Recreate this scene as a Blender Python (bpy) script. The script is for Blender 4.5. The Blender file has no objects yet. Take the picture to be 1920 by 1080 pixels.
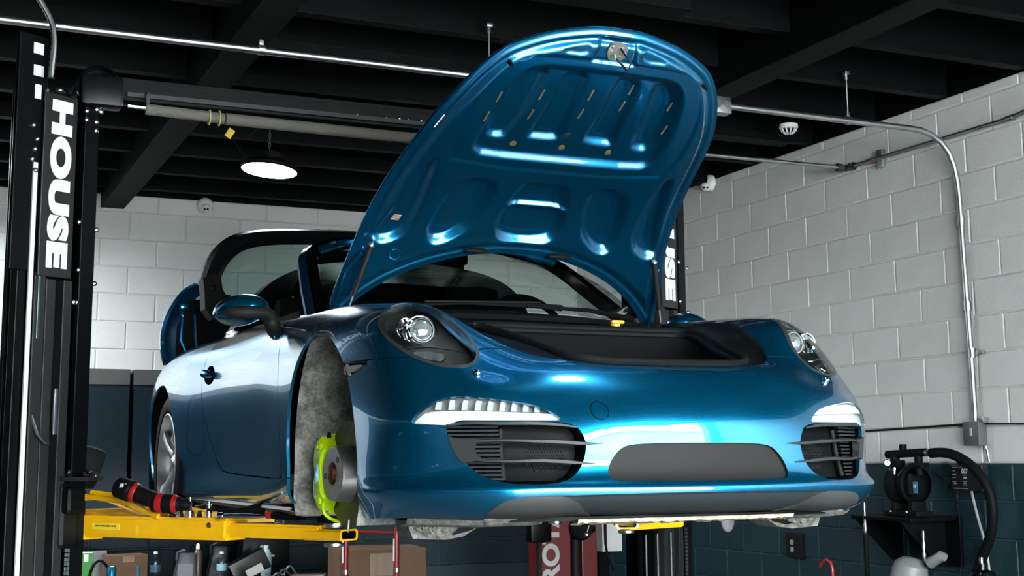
import bpy, bmesh, math, random
import numpy as np
from mathutils import Vector, Matrix
random.seed(7)
ZC = 0.95                       # height of the raised car's own ground plane above the floor
SC = bpy.context.scene
COL = SC.collection

# ---------------------------------------------------------------- camera, sky, exposure
cam = bpy.data.cameras.new('camera'); cam_o = bpy.data.objects.new('camera', cam); COL.objects.link(cam_o)
yaw, pit, rol = [math.radians(a) for a in (24.175, 8.542, -0.407)]
Fv = Vector((math.sin(yaw)*math.cos(pit), math.cos(yaw)*math.cos(pit), math.sin(pit)))
Rv = Vector((math.cos(yaw), -math.sin(yaw), 0)); Uv = Rv.cross(Fv)
R2 = Rv*math.cos(rol)+Uv*math.sin(rol); U2 = -Rv*math.sin(rol)+Uv*math.cos(rol)
M = Matrix((R2, U2, -Fv)).transposed().to_4x4(); M.translation = Vector((-2.0425, -3.2119, 0.3493+ZC))
cam_o.matrix_world = M
cam.sensor_width = 36; cam.lens = 2536.5/1920*36; cam.shift_y = -60/1920; cam.clip_start = .05
SC.camera = cam_o
world = bpy.data.worlds.new('sky'); SC.world = world; world.use_nodes = True
wn = world.node_tree; wn.nodes.clear()
wo = wn.nodes.new('ShaderNodeOutputWorld'); wb = wn.nodes.new('ShaderNodeBackground')
wb.inputs[0].default_value = (.92, .975, 1, 1); wb.inputs[1].default_value = 27.0
wn.links.new(wb.outputs[0], wo.inputs[0])
SC.view_settings.view_transform = 'Standard'; SC.view_settings.look = 'None'
SC.view_settings.exposure = 1.2; SC.view_settings.gamma = 1; SC.view_settings.use_curve_mapping = False
SC.cycles.use_denoising = True; SC.cycles.caustics_reflective = False; SC.cycles.caustics_refractive = False
SC.cycles.sample_clamp_indirect = 4; SC.cycles.max_bounces = 10; SC.cycles.transparent_max_bounces = 16
def area(name, loc, rot, sx, sy, power, col=(1,1,1), portal=False):
    l = bpy.data.lights.new(name, 'AREA'); l.shape = 'RECTANGLE'; l.size = sx; l.size_y = sy; l.energy = power; l.color = col
    l.cycles.is_portal = portal
    o = bpy.data.objects.new(name, l); o.location = loc; o.rotation_euler = rot; COL.objects.link(o); return o
# the open roll-up door behind the photographer lets the daylight in
DOOR_X0, DOOR_X1, DOOR_Z1, FRONT_Y = -2.3, 2.95, 2.2, -4.2
area('door_daylight_portal', ((DOOR_X0+DOOR_X1)/2, FRONT_Y-.1, (DOOR_Z1-ZC)/2), (math.radians(90), 0, 0), DOOR_X1-DOOR_X0, DOOR_Z1+ZC, 1, portal=True)


# ---------------------------------------------------------------- materials
MATS = {}
def mat(name, col, rough=.5, metal=0, coat=0, coat_rough=.03, spec=.5, bump=0, bscale=60, var=0, vscale=4, emit=None, estr=0, trans=0):
    if name in MATS: return MATS[name]
    m = bpy.data.materials.new(name); m.use_nodes = True; nt = m.node_tree; b = nt.nodes['Principled BSDF']
    b.inputs['Base Color'].default_value = (*col, 1); b.inputs['Roughness'].default_value = rough
    b.inputs['Metallic'].default_value = metal; b.inputs['Coat Weight'].default_value = coat
    b.inputs['Coat Roughness'].default_value = coat_rough; b.inputs['Specular IOR Level'].default_value = spec
    b.inputs['Transmission Weight'].default_value = trans
    if emit: b.inputs['Emission Color'].default_value = (*emit, 1); b.inputs['Emission Strength'].default_value = estr
    if bump or var:
        tc = nt.nodes.new('ShaderNodeTexCoord')
    if bump:
        n = nt.nodes.new('ShaderNodeTexNoise'); n.inputs['Scale'].default_value = bscale; n.inputs['Detail'].default_value = 4
        bp = nt.nodes.new('ShaderNodeBump'); bp.inputs['Strength'].default_value = bump; bp.inputs['Distance'].default_value = .01
        nt.links.new(tc.outputs['Object'], n.inputs['Vector']); nt.links.new(n.outputs['Fac'], bp.inputs['Height'])
        nt.links.new(bp.outputs['Normal'], b.inputs['Normal'])
    if var:
        n = nt.nodes.new('ShaderNodeTexNoise'); n.inputs['Scale'].default_value = vscale; n.inputs['Detail'].default_value = 6
        r = nt.nodes.new('ShaderNodeValToRGB'); r.color_ramp.elements[0].position = .35; r.color_ramp.elements[1].position = .7
        r.color_ramp.elements[0].color = (*[c*(1-var) for c in col], 1); r.color_ramp.elements[1].color = (*[min(1, c*(1+var)) for c in col], 1)
        nt.links.new(tc.outputs['Object'], n.inputs['Vector']); nt.links.new(n.outputs['Fac'], r.inputs['Fac'])
        nt.links.new(r.outputs['Color'], b.inputs['Base Color'])
    MATS[name] = m; return m
def glass(name, tint, r0=.045, rough=0.0):
    """thin clear sheet: tinted see-through plus a mirror reflection that grows towards grazing angles"""
    m = bpy.data.materials.new(name); m.use_nodes = True; nt = m.node_tree; nt.nodes.clear(); L = nt.links.new
    o = nt.nodes.new('ShaderNodeOutputMaterial'); t = nt.nodes.new('ShaderNodeBsdfTransparent'); g = nt.nodes.new('ShaderNodeBsdfGlossy')
    f = nt.nodes.new('ShaderNodeLayerWeight'); f.inputs['Blend'].default_value = .5; pw = nt.nodes.new('ShaderNodeMath'); pw.operation = 'POWER'; pw.inputs[1].default_value = 4.5
    ma = nt.nodes.new('ShaderNodeMath'); ma.operation = 'MULTIPLY_ADD'; ma.inputs[1].default_value = .9; ma.inputs[2].default_value = r0; ma.use_clamp = True
    mx = nt.nodes.new('ShaderNodeMixShader'); t.inputs[0].default_value = (*tint, 1); g.inputs['Roughness'].default_value = rough
    L(f.outputs['Facing'], pw.inputs[0]); L(pw.outputs[0], ma.inputs[0]); L(ma.outputs[0], mx.inputs[0]); L(t.outputs[0], mx.inputs[1]); L(g.outputs[0], mx.inputs[2]); L(mx.outputs[0], o.inputs[0])
    MATS[name] = m; return m
PAINT = mat('metallic_blue_paint', (.001, .148, .312), .25, .9, 1.0, .008)
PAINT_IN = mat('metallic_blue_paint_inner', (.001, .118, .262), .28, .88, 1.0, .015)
BLACKP = mat('black_plastic', (.0028, .0037, .0041), .45, spec=.06, bump=.08, bscale=400)
GREYP = mat('grey_black_plastic', (.0105, .011, .011), .5, spec=.10, bump=.1, bscale=500)
DEEP = mat('deep_black', (.0015, .0018, .002), .7, spec=.15)
GLOSSB = mat('gloss_black', (.0015, .002, .0025), .14, spec=.35)
RUBBER = mat('rubber_black', (.0032, .0040, .0044), .55, spec=.07)
CHROME = mat('chrome', (.82, .83, .84), .08, 1)
STEEL = mat('bare_steel', (.52, .53, .54), .3, 1)
GALV = mat('galvanised_steel', (.40, .42, .42), .36, 1, var=.15, vscale=9)
ALU = mat('alloy_silver', (.55, .56, .57), .32, .9)
RUST = mat('rusty_steel', (.16, .055, .025), .75, .3, var=.6, vscale=60)
DISCB = mat('brake_disc_film', (.10, .085, .06), .42, .7, var=.3, vscale=30)
ACID = mat('acid_green_enamel', (.62, .95, .002), .28, coat=.6)
YELLOW = mat('yellow_enamel', (.95, .50, .003), .38, coat=.3, var=.08, vscale=7)
YELLOWL = mat('yellow_label', (.95, .70, .05), .5)
LIFTB = mat('black_lift_paint', (.0020, .0027, .0030), .32, spec=.12)
LIFTG = mat('dark_grey_lift_paint', (.014, .016, .0165), .45, .2, spec=.3, bump=.1, bscale=200)
FOAM = mat('grey_pipe_foam', (.10, .095, .085), .9, bump=.4, bscale=250)
WHITE = mat('white_vinyl', (.85, .86, .86), .4)
WHITEP = mat('white_plastic', (.78, .79, .78), .35)
WALLW = mat('white_painted_block', (.66, .665, .65), .62, bump=.35, bscale=120, var=.04, vscale=3)
WALLB = mat('teal_blue_painted_block', (.007, .029, .037), .5, spec=.3, bump=.35, bscale=120)
MORTARW = mat('white_painted_mortar', (.56, .565, .55), .75, bump=.3, bscale=150)
MORTARB = mat('teal_blue_painted_mortar', (.010, .037, .048), .6)
CEIL = mat('black_painted_ceiling', (.0009, .0013, .0015), .6, spec=.06, bump=.3, bscale=20, var=.2, vscale=3)
FLOOR = mat('grey_sealed_concrete', (.085, .09, .09), .4, bump=.05, bscale=30, var=.15, vscale=2)
ASPH = mat('driveway_concrete', (.42, .42, .41), .8, var=.1, vscale=1)
CAB = mat('blue_cabinet_paint', (.002, .010, .015), .4, spec=.12)
CABG = mat('grey_cabinet_top', (.045, .045, .042), .55)
FELT = None
CARD = mat('cardboard', (.13, .070, .040), .8, var=.1, vscale=6)
RED = mat('red_enamel', (.24, .012, .012), .4, coat=.2)
DARKRED = mat('dark_red_lift_paint', (.11, .008, .012), .4)
SILVERL = mat('silver_lettering', (.42, .43, .42), .5)
REDBLK = mat('red_tool_plastic', (.30, .008, .010), .4)
BEIGE = mat('scraped_primer', (.38, .34, .26), .9, bump=.5, bscale=150, var=.3, vscale=40)
SCUFF = mat('scuffed_underside_plastic', (.13, .13, .12), .7, bump=.6, bscale=90, var=.5, vscale=50)
ALCANT = mat('black_interior_fabric', (.003, .0034, .0036), .9, spec=.1)
GLASSC = glass('clear_lens', (.96, .98, .98), .06)
GLASSW = glass('green_tinted_glass', (.52, .64, .60))
GLASSD = glass('dark_green_tinted_glass', (.40, .54, .50))
BOTTLE = glass('clear_bottle_plastic', (.80, .88, .90))
LAMPD = mat('dim_lamp_diffuser', (1, 1, 1), .5, emit=(.90, .97, 1), estr=16)
LAMP = mat('lamp_diffuser', (1, 1, 1), .5, emit=(.90, .97, 1), estr=115)
def felt_mat():
    m = bpy.data.materials.new('scuffed_grey_liner_felt'); m.use_nodes = True; nt = m.node_tree; b = nt.nodes['Principled BSDF']
    tc = nt.nodes.new('ShaderNodeTexCoord'); b.inputs['Roughness'].default_value = .9
    n1 = nt.nodes.new('ShaderNodeTexNoise'); n1.inputs['Scale'].default_value = 7; n1.inputs['Detail'].default_value = 9; n1.inputs['Roughness'].default_value = .72
    n2 = nt.nodes.new('ShaderNodeTexNoise'); n2.inputs['Scale'].default_value = 90; n2.inputs['Detail'].default_value = 3
    r = nt.nodes.new('ShaderNodeValToRGB'); e = r.color_ramp.elements; e[0].position = .40; e[0].color = (.125, .13, .122, 1); e[1].position = .72; e[1].color = (.62, .60, .54, 1)
    mx = nt.nodes.new('ShaderNodeMix'); mx.data_type = 'RGBA'; mx.blend_type = 'MULTIPLY'; mx.inputs[0].default_value = .8
    bp = nt.nodes.new('ShaderNodeBump'); bp.inputs['Strength'].default_value = .5; bp.inputs['Distance'].default_value = .006
    L = nt.links.new; L(tc.outputs['Object'], n1.inputs['Vector']); L(tc.outputs['Object'], n2.inputs['Vector']); L(n1.outputs['Fac'], r.inputs['Fac'])
    r2 = nt.nodes.new('ShaderNodeValToRGB'); r2.color_ramp.elements[0].color = (.45, .45, .45, 1); r2.color_ramp.elements[0].position = .3; r2.color_ramp.elements[1].position = .65
    L(n2.outputs['Fac'], r2.inputs['Fac']); L(r.outputs['Color'], mx.inputs['A']); L(r2.outputs['Color'], mx.inputs['B']); L(mx.outputs['Result'], b.inputs['Base Color'])
    L(n2.outputs['Fac'], bp.inputs['Height']); L(bp.outputs['Normal'], b.inputs['Normal']); return m
FELT = felt_mat()

# ---------------------------------------------------------------- object helpers (all coordinates in the car frame, lifted by ZC at the end)
def tag(o, label=None, cat=None, group=None, kind=None):
    if label: o['label'] = label
    if cat: o['category'] = cat
    if group: o['group'] = group
    if kind: o['kind'] = kind
    return o
def wloc(p):
    v = Vector((0, 0, 0))
    while p is not None: v = v+p.location; p = p.parent
    return v
def empty(name, loc, label=None, cat=None, group=None):
    o = bpy.data.objects.new(name, None); o.empty_display_size = .1; o.location = loc; COL.objects.link(o)
    return tag(o, label, cat, group)
def link(name, me, mats, parent=None, loc=None, label=None, smooth=35):
    """mesh given in car-frame coordinates -> object; the vertices are moved so that the object's origin is its parent's (or loc)"""
    base = wloc(parent) if parent is not None else Vector(loc or (0, 0, 0))
    me.transform(Matrix.Translation(-base)); me.name = name
    for m in (mats if isinstance(mats, (list, tuple)) else [mats]): me.materials.append(m)
    if smooth:
        me.shade_smooth()
        me.set_sharp_from_angle(angle=math.radians(smooth))
    o = bpy.data.objects.new(name, me); COL.objects.link(o)
    if parent is not None: o.parent = parent
    else: o.location = base
    if label: o['label'] = label
    return o
def fin(bm, recalc=True):
    if recalc: bmesh.ops.recalc_face_normals(bm, faces=bm.faces)
    me = bpy.data.meshes.new('m'); bm.to_mesh(me); bm.free(); return me
class B:
    """collects simple shapes into one mesh"""
    def __init__(s): s.bm = bmesh.new()
    def add(s, verts, faces, mi=0):
        vs = [s.bm.verts.new(v) for v in verts]
        for f in faces:
            try: s.bm.faces.new([vs[i] for i in f]).material_index = mi
            except ValueError: pass
        return vs
    def box(s, c, d, rot=None, bev=0, mi=0):
        bm = bmesh.new(); bmesh.ops.create_cube(bm, size=1)
        for v in bm.verts: v.co = Vector((v.co.x*d[0], v.co.y*d[1], v.co.z*d[2]))
        if bev: bmesh.ops.bevel(bm, geom=bm.edges[:], offset=bev, segments=2, profile=.6, affect='EDGES')
        m = (rot.to_4x4() if rot is not None else Matrix.Identity(4)); m.translation = Vector(c); bm.transform(m)
        return s.take(bm, mi)
    def take(s, bm, mi=0):
        bm.verts.ensure_lookup_table()
        vs = [s.bm.verts.new(v.co) for v in bm.verts]
        bm.verts.index_update()
        for f in bm.faces:
            try: s.bm.faces.new([vs[v.index] for v in f.verts]).material_index = mi
            except ValueError: pass
        bm.free(); return s
    def tube(s, pts, r, n=10, cap=True, mi=0, closed=False):
        pts = [Vector(p) for p in pts]; N = len(pts); rr = r if isinstance(r, (list, tuple)) else [r]*N
        rings = []; up = None
        for i, p in enumerate(pts):
            a = pts[(i-1) % N] if (closed or i > 0) else p; b = pts[(i+1) % N] if (closed or i < N-1) else p
            t = (b-a).normalized()
            if up is None:
                up = Vector((0, 0, 1)) if abs(t.z) < .9 else Vector((1, 0, 0))
            sd = t.cross(up)
            if sd.length < 1e-4: sd = t.cross(Vector((0, 1, .1)))
            sd.normalize(); up = sd.cross(t).normalized()
            rings.append([s.bm.verts.new(p+(sd*math.cos(k*2*math.pi/n)+up*math.sin(k*2*math.pi/n))*rr[i]) for k in range(n)])
        for i in range(N if closed else N-1):
            A, Bq = rings[i], rings[(i+1) % N]
            for k in range(n):
                s.bm.faces.new([A[k], A[(k+1) % n], Bq[(k+1) % n], Bq[k]]).material_index = mi
        if cap and not closed:
            s.bm.faces.new(rings[0][::-1]).material_index = mi; s.bm.faces.new(rings[-1]).material_index = mi
        return s
    def cyl(s, a, b, r, n=16, r2=None, mi=0): return s.tube([a, b], [r, r if r2 is None else r2], n, mi=mi)
    def lathe(s, prof, c, axis=(0, 0, 1), n=24, mi=0, a0=0, a1=2*math.pi):
        """prof: (radius, height) pairs about the axis through c"""
        ax = Vector(axis).normalized(); u = ax.orthogonal().normalized(); v = ax.cross(u); c = Vector(c); full = abs(a1-a0-2*math.pi) < 1e-6
        K = n if full else n+1; rings = []
        for r, h in prof:
            rings.append([s.bm.verts.new(c+ax*h+(u*math.cos(a0+(a1-a0)*k/n)+v*math.sin(a0+(a1-a0)*k/n))*max(r, 1e-4)) for k in range(K)])
        for A, Bq in zip(rings[:-1], rings[1:]):
            for k in range(n):
                s.bm.faces.new([A[k], A[(k+1) % K], Bq[(k+1) % K], Bq[k]]).material_index = mi
        return s
    def prism(s, poly, org, eu, ev, en, h0, h1, mi=0):
        """polygon (u,v) in the frame org,eu,ev extruded along en from h0 to h1"""
        org, eu, ev, en = Vector(org), Vector(eu), Vector(ev), Vector(en); n = len(poly)
        a = [s.bm.verts.new(org+eu*u+ev*v+en*h0) for u, v in poly]; b = [s.bm.verts.new(org+eu*u+ev*v+en*h1) for u, v in poly]
        s.bm.faces.new(a[::-1]).material_index = mi; s.bm.faces.new(b).material_index = mi
        for k in range(n): s.bm.faces.new([a[k], a[(k+1) % n], b[(k+1) % n], b[k]]).material_index = mi
        return s
    def grid(s, G, mi=0, wrap=False):
        G = [[s.bm.verts.new(p) for p in row] for row in G]
        for i in range(len(G)-1):
            for j in range(len(G[0])-1):
                try: s.bm.faces.new([G[i][j], G[i+1][j], G[i+1][j+1], G[i][j+1]]).material_index = mi
                except ValueError: pass
        return s
    def sphere(s, c, r, mi=0, sc=(1, 1, 1), u=20, v=12, rot=None):
        bm = bmesh.new(); bmesh.ops.create_uvsphere(bm, u_segments=u, v_segments=v, radius=r)
        for q in bm.verts: q.co = Vector((q.co.x*sc[0], q.co.y*sc[1], q.co.z*sc[2]))
        m = (rot.to_4x4() if rot is not None else Matrix.Identity(4)); m.translation = Vector(c); bm.transform(m)
        return s.take(bm, mi)
    def me(s, recalc=True): return fin(s.bm, recalc)
    def obj(s, name, m, parent=None, label=None, loc=None, smooth=35, recalc=True): return link(name, s.me(recalc), m, parent, loc, label, smooth)
def solid(o, t, offset=-1):
    m = o.modifiers.new('thickness', 'SOLIDIFY'); m.thickness = t; m.offset = offset; m.use_even_offset = False
    e = o.modifiers.new('edges', 'EDGE_SPLIT'); e.split_angle = math.radians(45); e.use_edge_sharp = False; return o
def text_me(txt, size, bold=0, ext=.002, sx=1, sp=1.0):
    c = bpy.data.curves.new('t', 'FONT'); c.body = txt; c.size = size; c.extrude = ext; c.offset = bold; c.resolution_u = 6; c.space_character = sp; c.align_x = 'CENTER'; c.align_y = 'CENTER'
    o = bpy.data.objects.new('t', c); COL.objects.link(o); dg = bpy.context.evaluated_depsgraph_get(); me = bpy.data.meshes.new_from_object(o.evaluated_get(dg))
    bpy.data.objects.remove(o)
    me.transform(Matrix.Scale(sx, 4, (1, 0, 0))); me.materials.clear(); return me
def place_text(name, me, m, org, eu, ev, parent, label=None):
    eu, ev = Vector(eu).normalized(), Vector(ev).normalized(); T = Matrix((eu, ev, eu.cross(ev))).transposed().to_4x4(); T.translation = Vector(org); me.transform(T)
    return link(name, me, m, parent, label=label, smooth=0)
def smooth_poly(P, it=2):
    P = np.array(P, float)
    for _ in range(it):
        Q = np.roll(P, -1, 0); P = np.stack([P*.75+Q*.25, P*.25+Q*.75], 1).reshape(-1, P.shape[1])
    return P
def spl(P, n):
    """smooth open polyline through points"""
    P = np.array(P, float); t = np.concatenate([[0], np.cumsum(np.linalg.norm(np.diff(P, axis=0), axis=1))])
    return spline(t, P, np.linspace(0, t[-1], n))
def spline(t, Y, q):
    n = len(t); h = np.diff(t); A = np.zeros((n, n)); Bm = np.zeros_like(Y); A[0, 0] = A[-1, -1] = 1
    for i in range(1, n-1):
        A[i, i-1], A[i, i], A[i, i+1] = h[i-1], 2*(h[i-1]+h[i]), h[i]
        Bm[i] = 6*((Y[i+1]-Y[i])/h[i]-(Y[i]-Y[i-1])/h[i-1])
    Mm = np.linalg.solve(A, Bm.reshape(n, -1)).reshape(Y.shape)
    k = np.clip(np.searchsorted(t, q, side='right')-1, 0, n-2); ex = (slice(None),)+(None,)*(Y.ndim-1)
    a = ((t[k+1]-q)/h[k])[ex]; b = ((q-t[k])/h[k])[ex]; hh = h[k][ex]
    return a*Y[k]+b*Y[k+1]+((a**3-a)*Mm[k]+(b**3-b)*Mm[k+1])*hh**2/6
def poly_sdf(P, pts):
    """signed distance (negative inside) of 2-D pts to polygon P"""
    P = np.asarray(P, float); Q = np.roll(P, -1, 0); d = np.full(len(pts), 1e9); ins = np.zeros(len(pts), bool)
    for a, b in zip(P, Q):
        e = b-a; w = pts-a; h = np.clip((w@e)/max(e@e, 1e-12), 0, 1); d = np.minimum(d, np.linalg.norm(w-h[:, None]*e, axis=1))
        c = ((a[1] <= pts[:, 1]) & (b[1] > pts[:, 1])) | ((b[1] <= pts[:, 1]) & (a[1] > pts[:, 1]))
        with np.errstate(divide='ignore', invalid='ignore'): xi = a[0]+(pts[:, 1]-a[1])/(b[1]-a[1])*e[0]
        ins ^= c & (pts[:, 0] < xi)
    return np.where(ins, -d, d)
def co_np(bm):
    return np.array([v.co[:] for v in bm.verts]).reshape(-1, 3)
def split(bm, fn):
    """insert the zero line of fn(points) into the mesh"""
    bm.verts.index_update(); val = fn(co_np(bm)); val[np.abs(val) < 2e-4] = 0
    V = dict(zip(list(bm.verts), val.tolist()))
    for e in [e for e in bm.edges if V[e.verts[0]]*V[e.verts[1]] < 0]:
        a, b = e.verts; t = V[a]/(V[a]-V[b])
        if abs(V[a])+abs(V[b]) > .5: continue
        ne, nv = bmesh.utils.edge_split(e, a, t); V[nv] = 0
    for f in list(bm.faces):
        z = [v for v in f.verts if V[v] == 0]
        if len(z) == 2 and not any(z[0] in e.verts and z[1] in e.verts for e in f.edges):
            try: bmesh.utils.face_split(f, z[0], z[1])
            except ValueError: pass
def inside(bm, fn):
    F = list(bm.faces)
    if not F: return []
    v = fn(np.array([f.calc_center_median()[:] for f in F])); return [f for f, q in zip(F, v) if q < 0]
def extract(bm, faces):
    """move faces into a new bmesh"""
    nb = bmesh.new(); mp = {}
    for f in faces:
        vs = []
        for v in f.verts:
            if v not in mp: mp[v] = nb.verts.new(v.co)
            vs.append(mp[v])
        nb.faces.new(vs)
    bmesh.ops.delete(bm, geom=faces, context='FACES'); return nb
def carve(bm, fn): split(bm, fn); return extract(bm, inside(bm, fn))
def offset(bm, d):
    bm.normal_update()
    for v, n in [(v, v.normal.copy()) for v in bm.verts]: v.co += n*d
    return bm
# ================================================================ THE SPORTS CAR
CARL = 'metallic blue open-top sports car raised on the lift, bonnet up and right front wheel off'
car = empty('sports_car', (0, 2.15, .17), CARL, 'car')
ST=[
[(0,.14,.178),(0,.07,.20),(0,.02,.268),(0,.045,.30),(0,.06,.39),(0,.068,.46),(0,.096,.52),(0,.14,.565),(0,.18,.595),(0,.225,.615)],
[(.15,.144,.178),(.15,.074,.20),(.15,.024,.268),(.15,.049,.30),(.15,.064,.39),(.15,.072,.46),(.15,.10,.52),(.15,.144,.566),(.15,.185,.597),(.148,.23,.618)],
[(.30,.155,.18),(.30,.085,.20),(.30,.035,.268),(.30,.058,.30),(.30,.072,.39),(.30,.083,.46),(.30,.117,.52),(.30,.16,.57),(.30,.20,.602),(.295,.245,.626)],
[(.45,.17,.182),(.45,.105,.205),(.45,.06,.268),(.45,.08,.30),(.45,.095,.39),(.45,.115,.46),(.45,.145,.52),(.45,.19,.57),(.44,.25,.615),(.40,.31,.645)],
[(.58,.20,.185),(.585,.145,.21),(.60,.115,.268),(.59,.135,.30),(.585,.15,.39),(.585,.165,.46),(.59,.195,.53),(.575,.265,.59),(.53,.35,.665),(.465,.41,.69)],
[(.70,.30,.19),(.71,.25,.215),(.73,.22,.268),(.70,.225,.30),(.69,.225,.39),(.69,.235,.47),(.68,.265,.54),(.655,.335,.63),(.60,.46,.755),(.52,.58,.765)],
[(.79,.43,.19),(.80,.40,.215),(.82,.37,.265),(.80,.355,.30),(.787,.335,.39),(.78,.325,.46),(.767,.35,.54),(.735,.44,.67),(.66,.56,.80),(.555,.72,.805)],
[(.815,.60,.18),(.835,.60,.215),(.85,.60,.27),(.85,.59,.32),(.845,.58,.40),(.84,.57,.48),(.83,.57,.57),(.79,.61,.72),(.69,.73,.826),(.585,.88,.825)],
[(.80,.94,.18),(.83,.94,.22),(.85,.94,.30),(.86,.94,.38),(.865,.94,.46),(.87,.94,.55),(.868,.94,.65),(.83,.94,.765),(.72,.98,.848),(.60,1.05,.838)],
[(.82,1.30,.19),(.855,1.3,.22),(.865,1.3,.30),(.868,1.3,.38),(.87,1.3,.46),(.872,1.3,.55),(.868,1.30,.65),(.84,1.29,.765),(.76,1.27,.85),(.64,1.25,.862)],
[(.83,1.6,.19),(.86,1.6,.21),(.858,1.6,.30),(.856,1.6,.38),(.86,1.6,.47),(.868,1.6,.56),(.866,1.6,.66),(.845,1.6,.76),(.80,1.58,.84),(.70,1.52,.875)],
[(.83,2,.19),(.855,2,.21),(.85,2,.30),(.852,2,.38),(.86,2,.47),(.866,2,.56),(.864,2,.66),(.842,2,.77),(.80,2,.85),(.755,1.98,.885)],
[(.835,2.5,.19),(.86,2.5,.21),(.853,2.5,.30),(.856,2.5,.38),(.866,2.5,.47),(.874,2.5,.56),(.872,2.5,.66),(.848,2.5,.775),(.80,2.5,.855),(.76,2.5,.89)],
[(.85,2.95,.19),(.875,2.95,.21),(.88,2.95,.30),(.895,2.95,.38),(.905,2.95,.47),(.912,2.95,.56),(.908,2.95,.66),(.88,2.95,.785),(.82,2.95,.865),(.74,2.95,.9)],
[(.86,3.4,.19),(.89,3.4,.215),(.905,3.4,.30),(.918,3.4,.38),(.926,3.4,.47),(.928,3.4,.56),(.922,3.4,.67),(.89,3.4,.79),(.82,3.4,.87),(.70,3.4,.91)],
[(.82,3.9,.22),(.85,3.9,.25),(.865,3.9,.32),(.875,3.9,.40),(.88,3.9,.48),(.88,3.9,.57),(.87,3.9,.67),(.835,3.9,.77),(.76,3.88,.835),(.62,3.85,.87)],
[(.60,4.28,.26),(.62,4.3,.29),(.63,4.32,.34),(.63,4.33,.42),(.63,4.32,.5),(.62,4.31,.58),(.61,4.29,.66),(.58,4.25,.73),(.54,4.18,.78),(.46,4.1,.81)],
[(0,4.38,.28),(0,4.40,.31),(0,4.42,.36),(0,4.43,.43),(0,4.42,.51),(0,4.41,.58),(0,4.39,.66),(0,4.35,.72),(0,4.28,.765),(0,4.2,.79)],
]

def body(nu, nv):
    P = np.array(ST, float); Pm = np.concatenate([P[3:0:-1]*[-1, 1, 1], P])
    kn = lambda A: np.concatenate([[0], np.cumsum(np.linalg.norm(np.diff(A, axis=0), axis=-1).reshape(len(A)-1, -1).mean(1))])
    tu = kn(Pm); u0, u1 = tu[3], tu[-1]; w = np.linspace(0, 1, nu); qu = u0+(u1-u0)*(.55*w+.45*w**2)
    G = spline(tu, Pm, qu).transpose(1, 0, 2); tv = kn(G)
    S = spline(tv, G, np.linspace(0, tv[-1], nv)).transpose(1, 0, 2); S[0, :, 0] = 0; S[-1, :, 0] = 0
    return S
NU, NV = 230, 84
S = body(NU, NV)
_sf = S[S[..., 1] < .75].reshape(-1, 3)
def ysurf(x, z):
    """depth y of the nose surface at |x|, z"""
    d = (_sf[:, 0]-abs(x))**2+(_sf[:, 2]-z)**2; k = np.argsort(d)[:4]; w = 1/(d[k]+1e-7); return float((_sf[k, 1]*w).sum()/w.sum())
full = np.concatenate([(S*[-1, 1, 1])[:0:-1], S]); bm = bmesh.new()
R = [[bm.verts.new(p) for p in row] for row in full]
for i in range(len(R)-1):
    for j in range(NV-1): bm.faces.new([R[i][j], R[i+1][j], R[i+1][j+1], R[i][j+1]])
bmesh.ops.remove_doubles(bm, verts=bm.verts, dist=1e-5)
def region(poly, axes, dom):
    """|x|-mirrored cut: polygon in the two axes, valid where dom(points) holds"""
    P = np.array(poly, float)
    def fn(p, off=0.0):
        q = p.copy(); q[:, 0] = np.abs(q[:, 0]); m = dom(p); v = np.full(len(p), .4)
        if m.any():
            uv = q[m][:, list(axes)] if not callable(axes) else axes(q[m]); v[m] = np.clip(poly_sdf(P, uv)+off, -.4, .4)
        return v
    return fn
side = lambda p: np.abs(p[:, 0]) > .6
front = lambda p: p[:, 1] < .62
# wheel arches
ARCH = smooth_poly([(.567, .10), (.55, .19), (.535, .26), (.545, .33), (.566, .40), (.603, .508), (.668, .606), (.743, .675), (.858, .735), (.962, .75), (1.051, .737), (1.125, .688), (1.194, .601), (1.235, .50), (1.248, .40), (1.25, .321), (1.256, .207), (1.26, .10)], 2)
f_arch = region(ARCH, (1, 2), side); carve(bm, f_arch).free()
RA = [(3.40+.385*math.sin(a), .335+.375*math.cos(a)) for a in np.linspace(-2.0, 2.0, 40)]
f_rarch = region(RA+[(3.75, .1), (3.05, .1)], (1, 2), side); carve(bm, f_rarch).free()
# head lamps: outline measured on the body, cut in a plane facing the lamp
HLN = Vector((.45, -.75, .5)).normalized(); HE1 = Vector((.857, .514, 0)).normalized(); HE2 = HE1.cross(HLN)*-1
HLP = [(.768, .606, .746), (.747, .652, .783), (.704, .672, .813), (.654, .655, .823), (.619, .589, .809), (.590, .488, .769), (.564, .422, .722), (.550, .366, .677), (.556, .319, .638), (.584, .295, .611), (.631, .292, .599), (.684, .33, .606), (.732, .397, .633), (.760, .473, .672), (.772, .544, .709)]
hl_ax = lambda q: np.stack([q@np.array(HE1[:]), q@np.array(HE2[:])], 1)
HPOLY = smooth_poly(hl_ax(np.array(HLP)), 2)
hl_dom = lambda p: (p[:, 1] < .8) & (np.abs(p[:, 0]) > .45) & (p[:, 2] > .5)
f_hl = region(HPOLY, hl_ax, hl_dom); hl_patch = carve(bm, f_hl)
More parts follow.
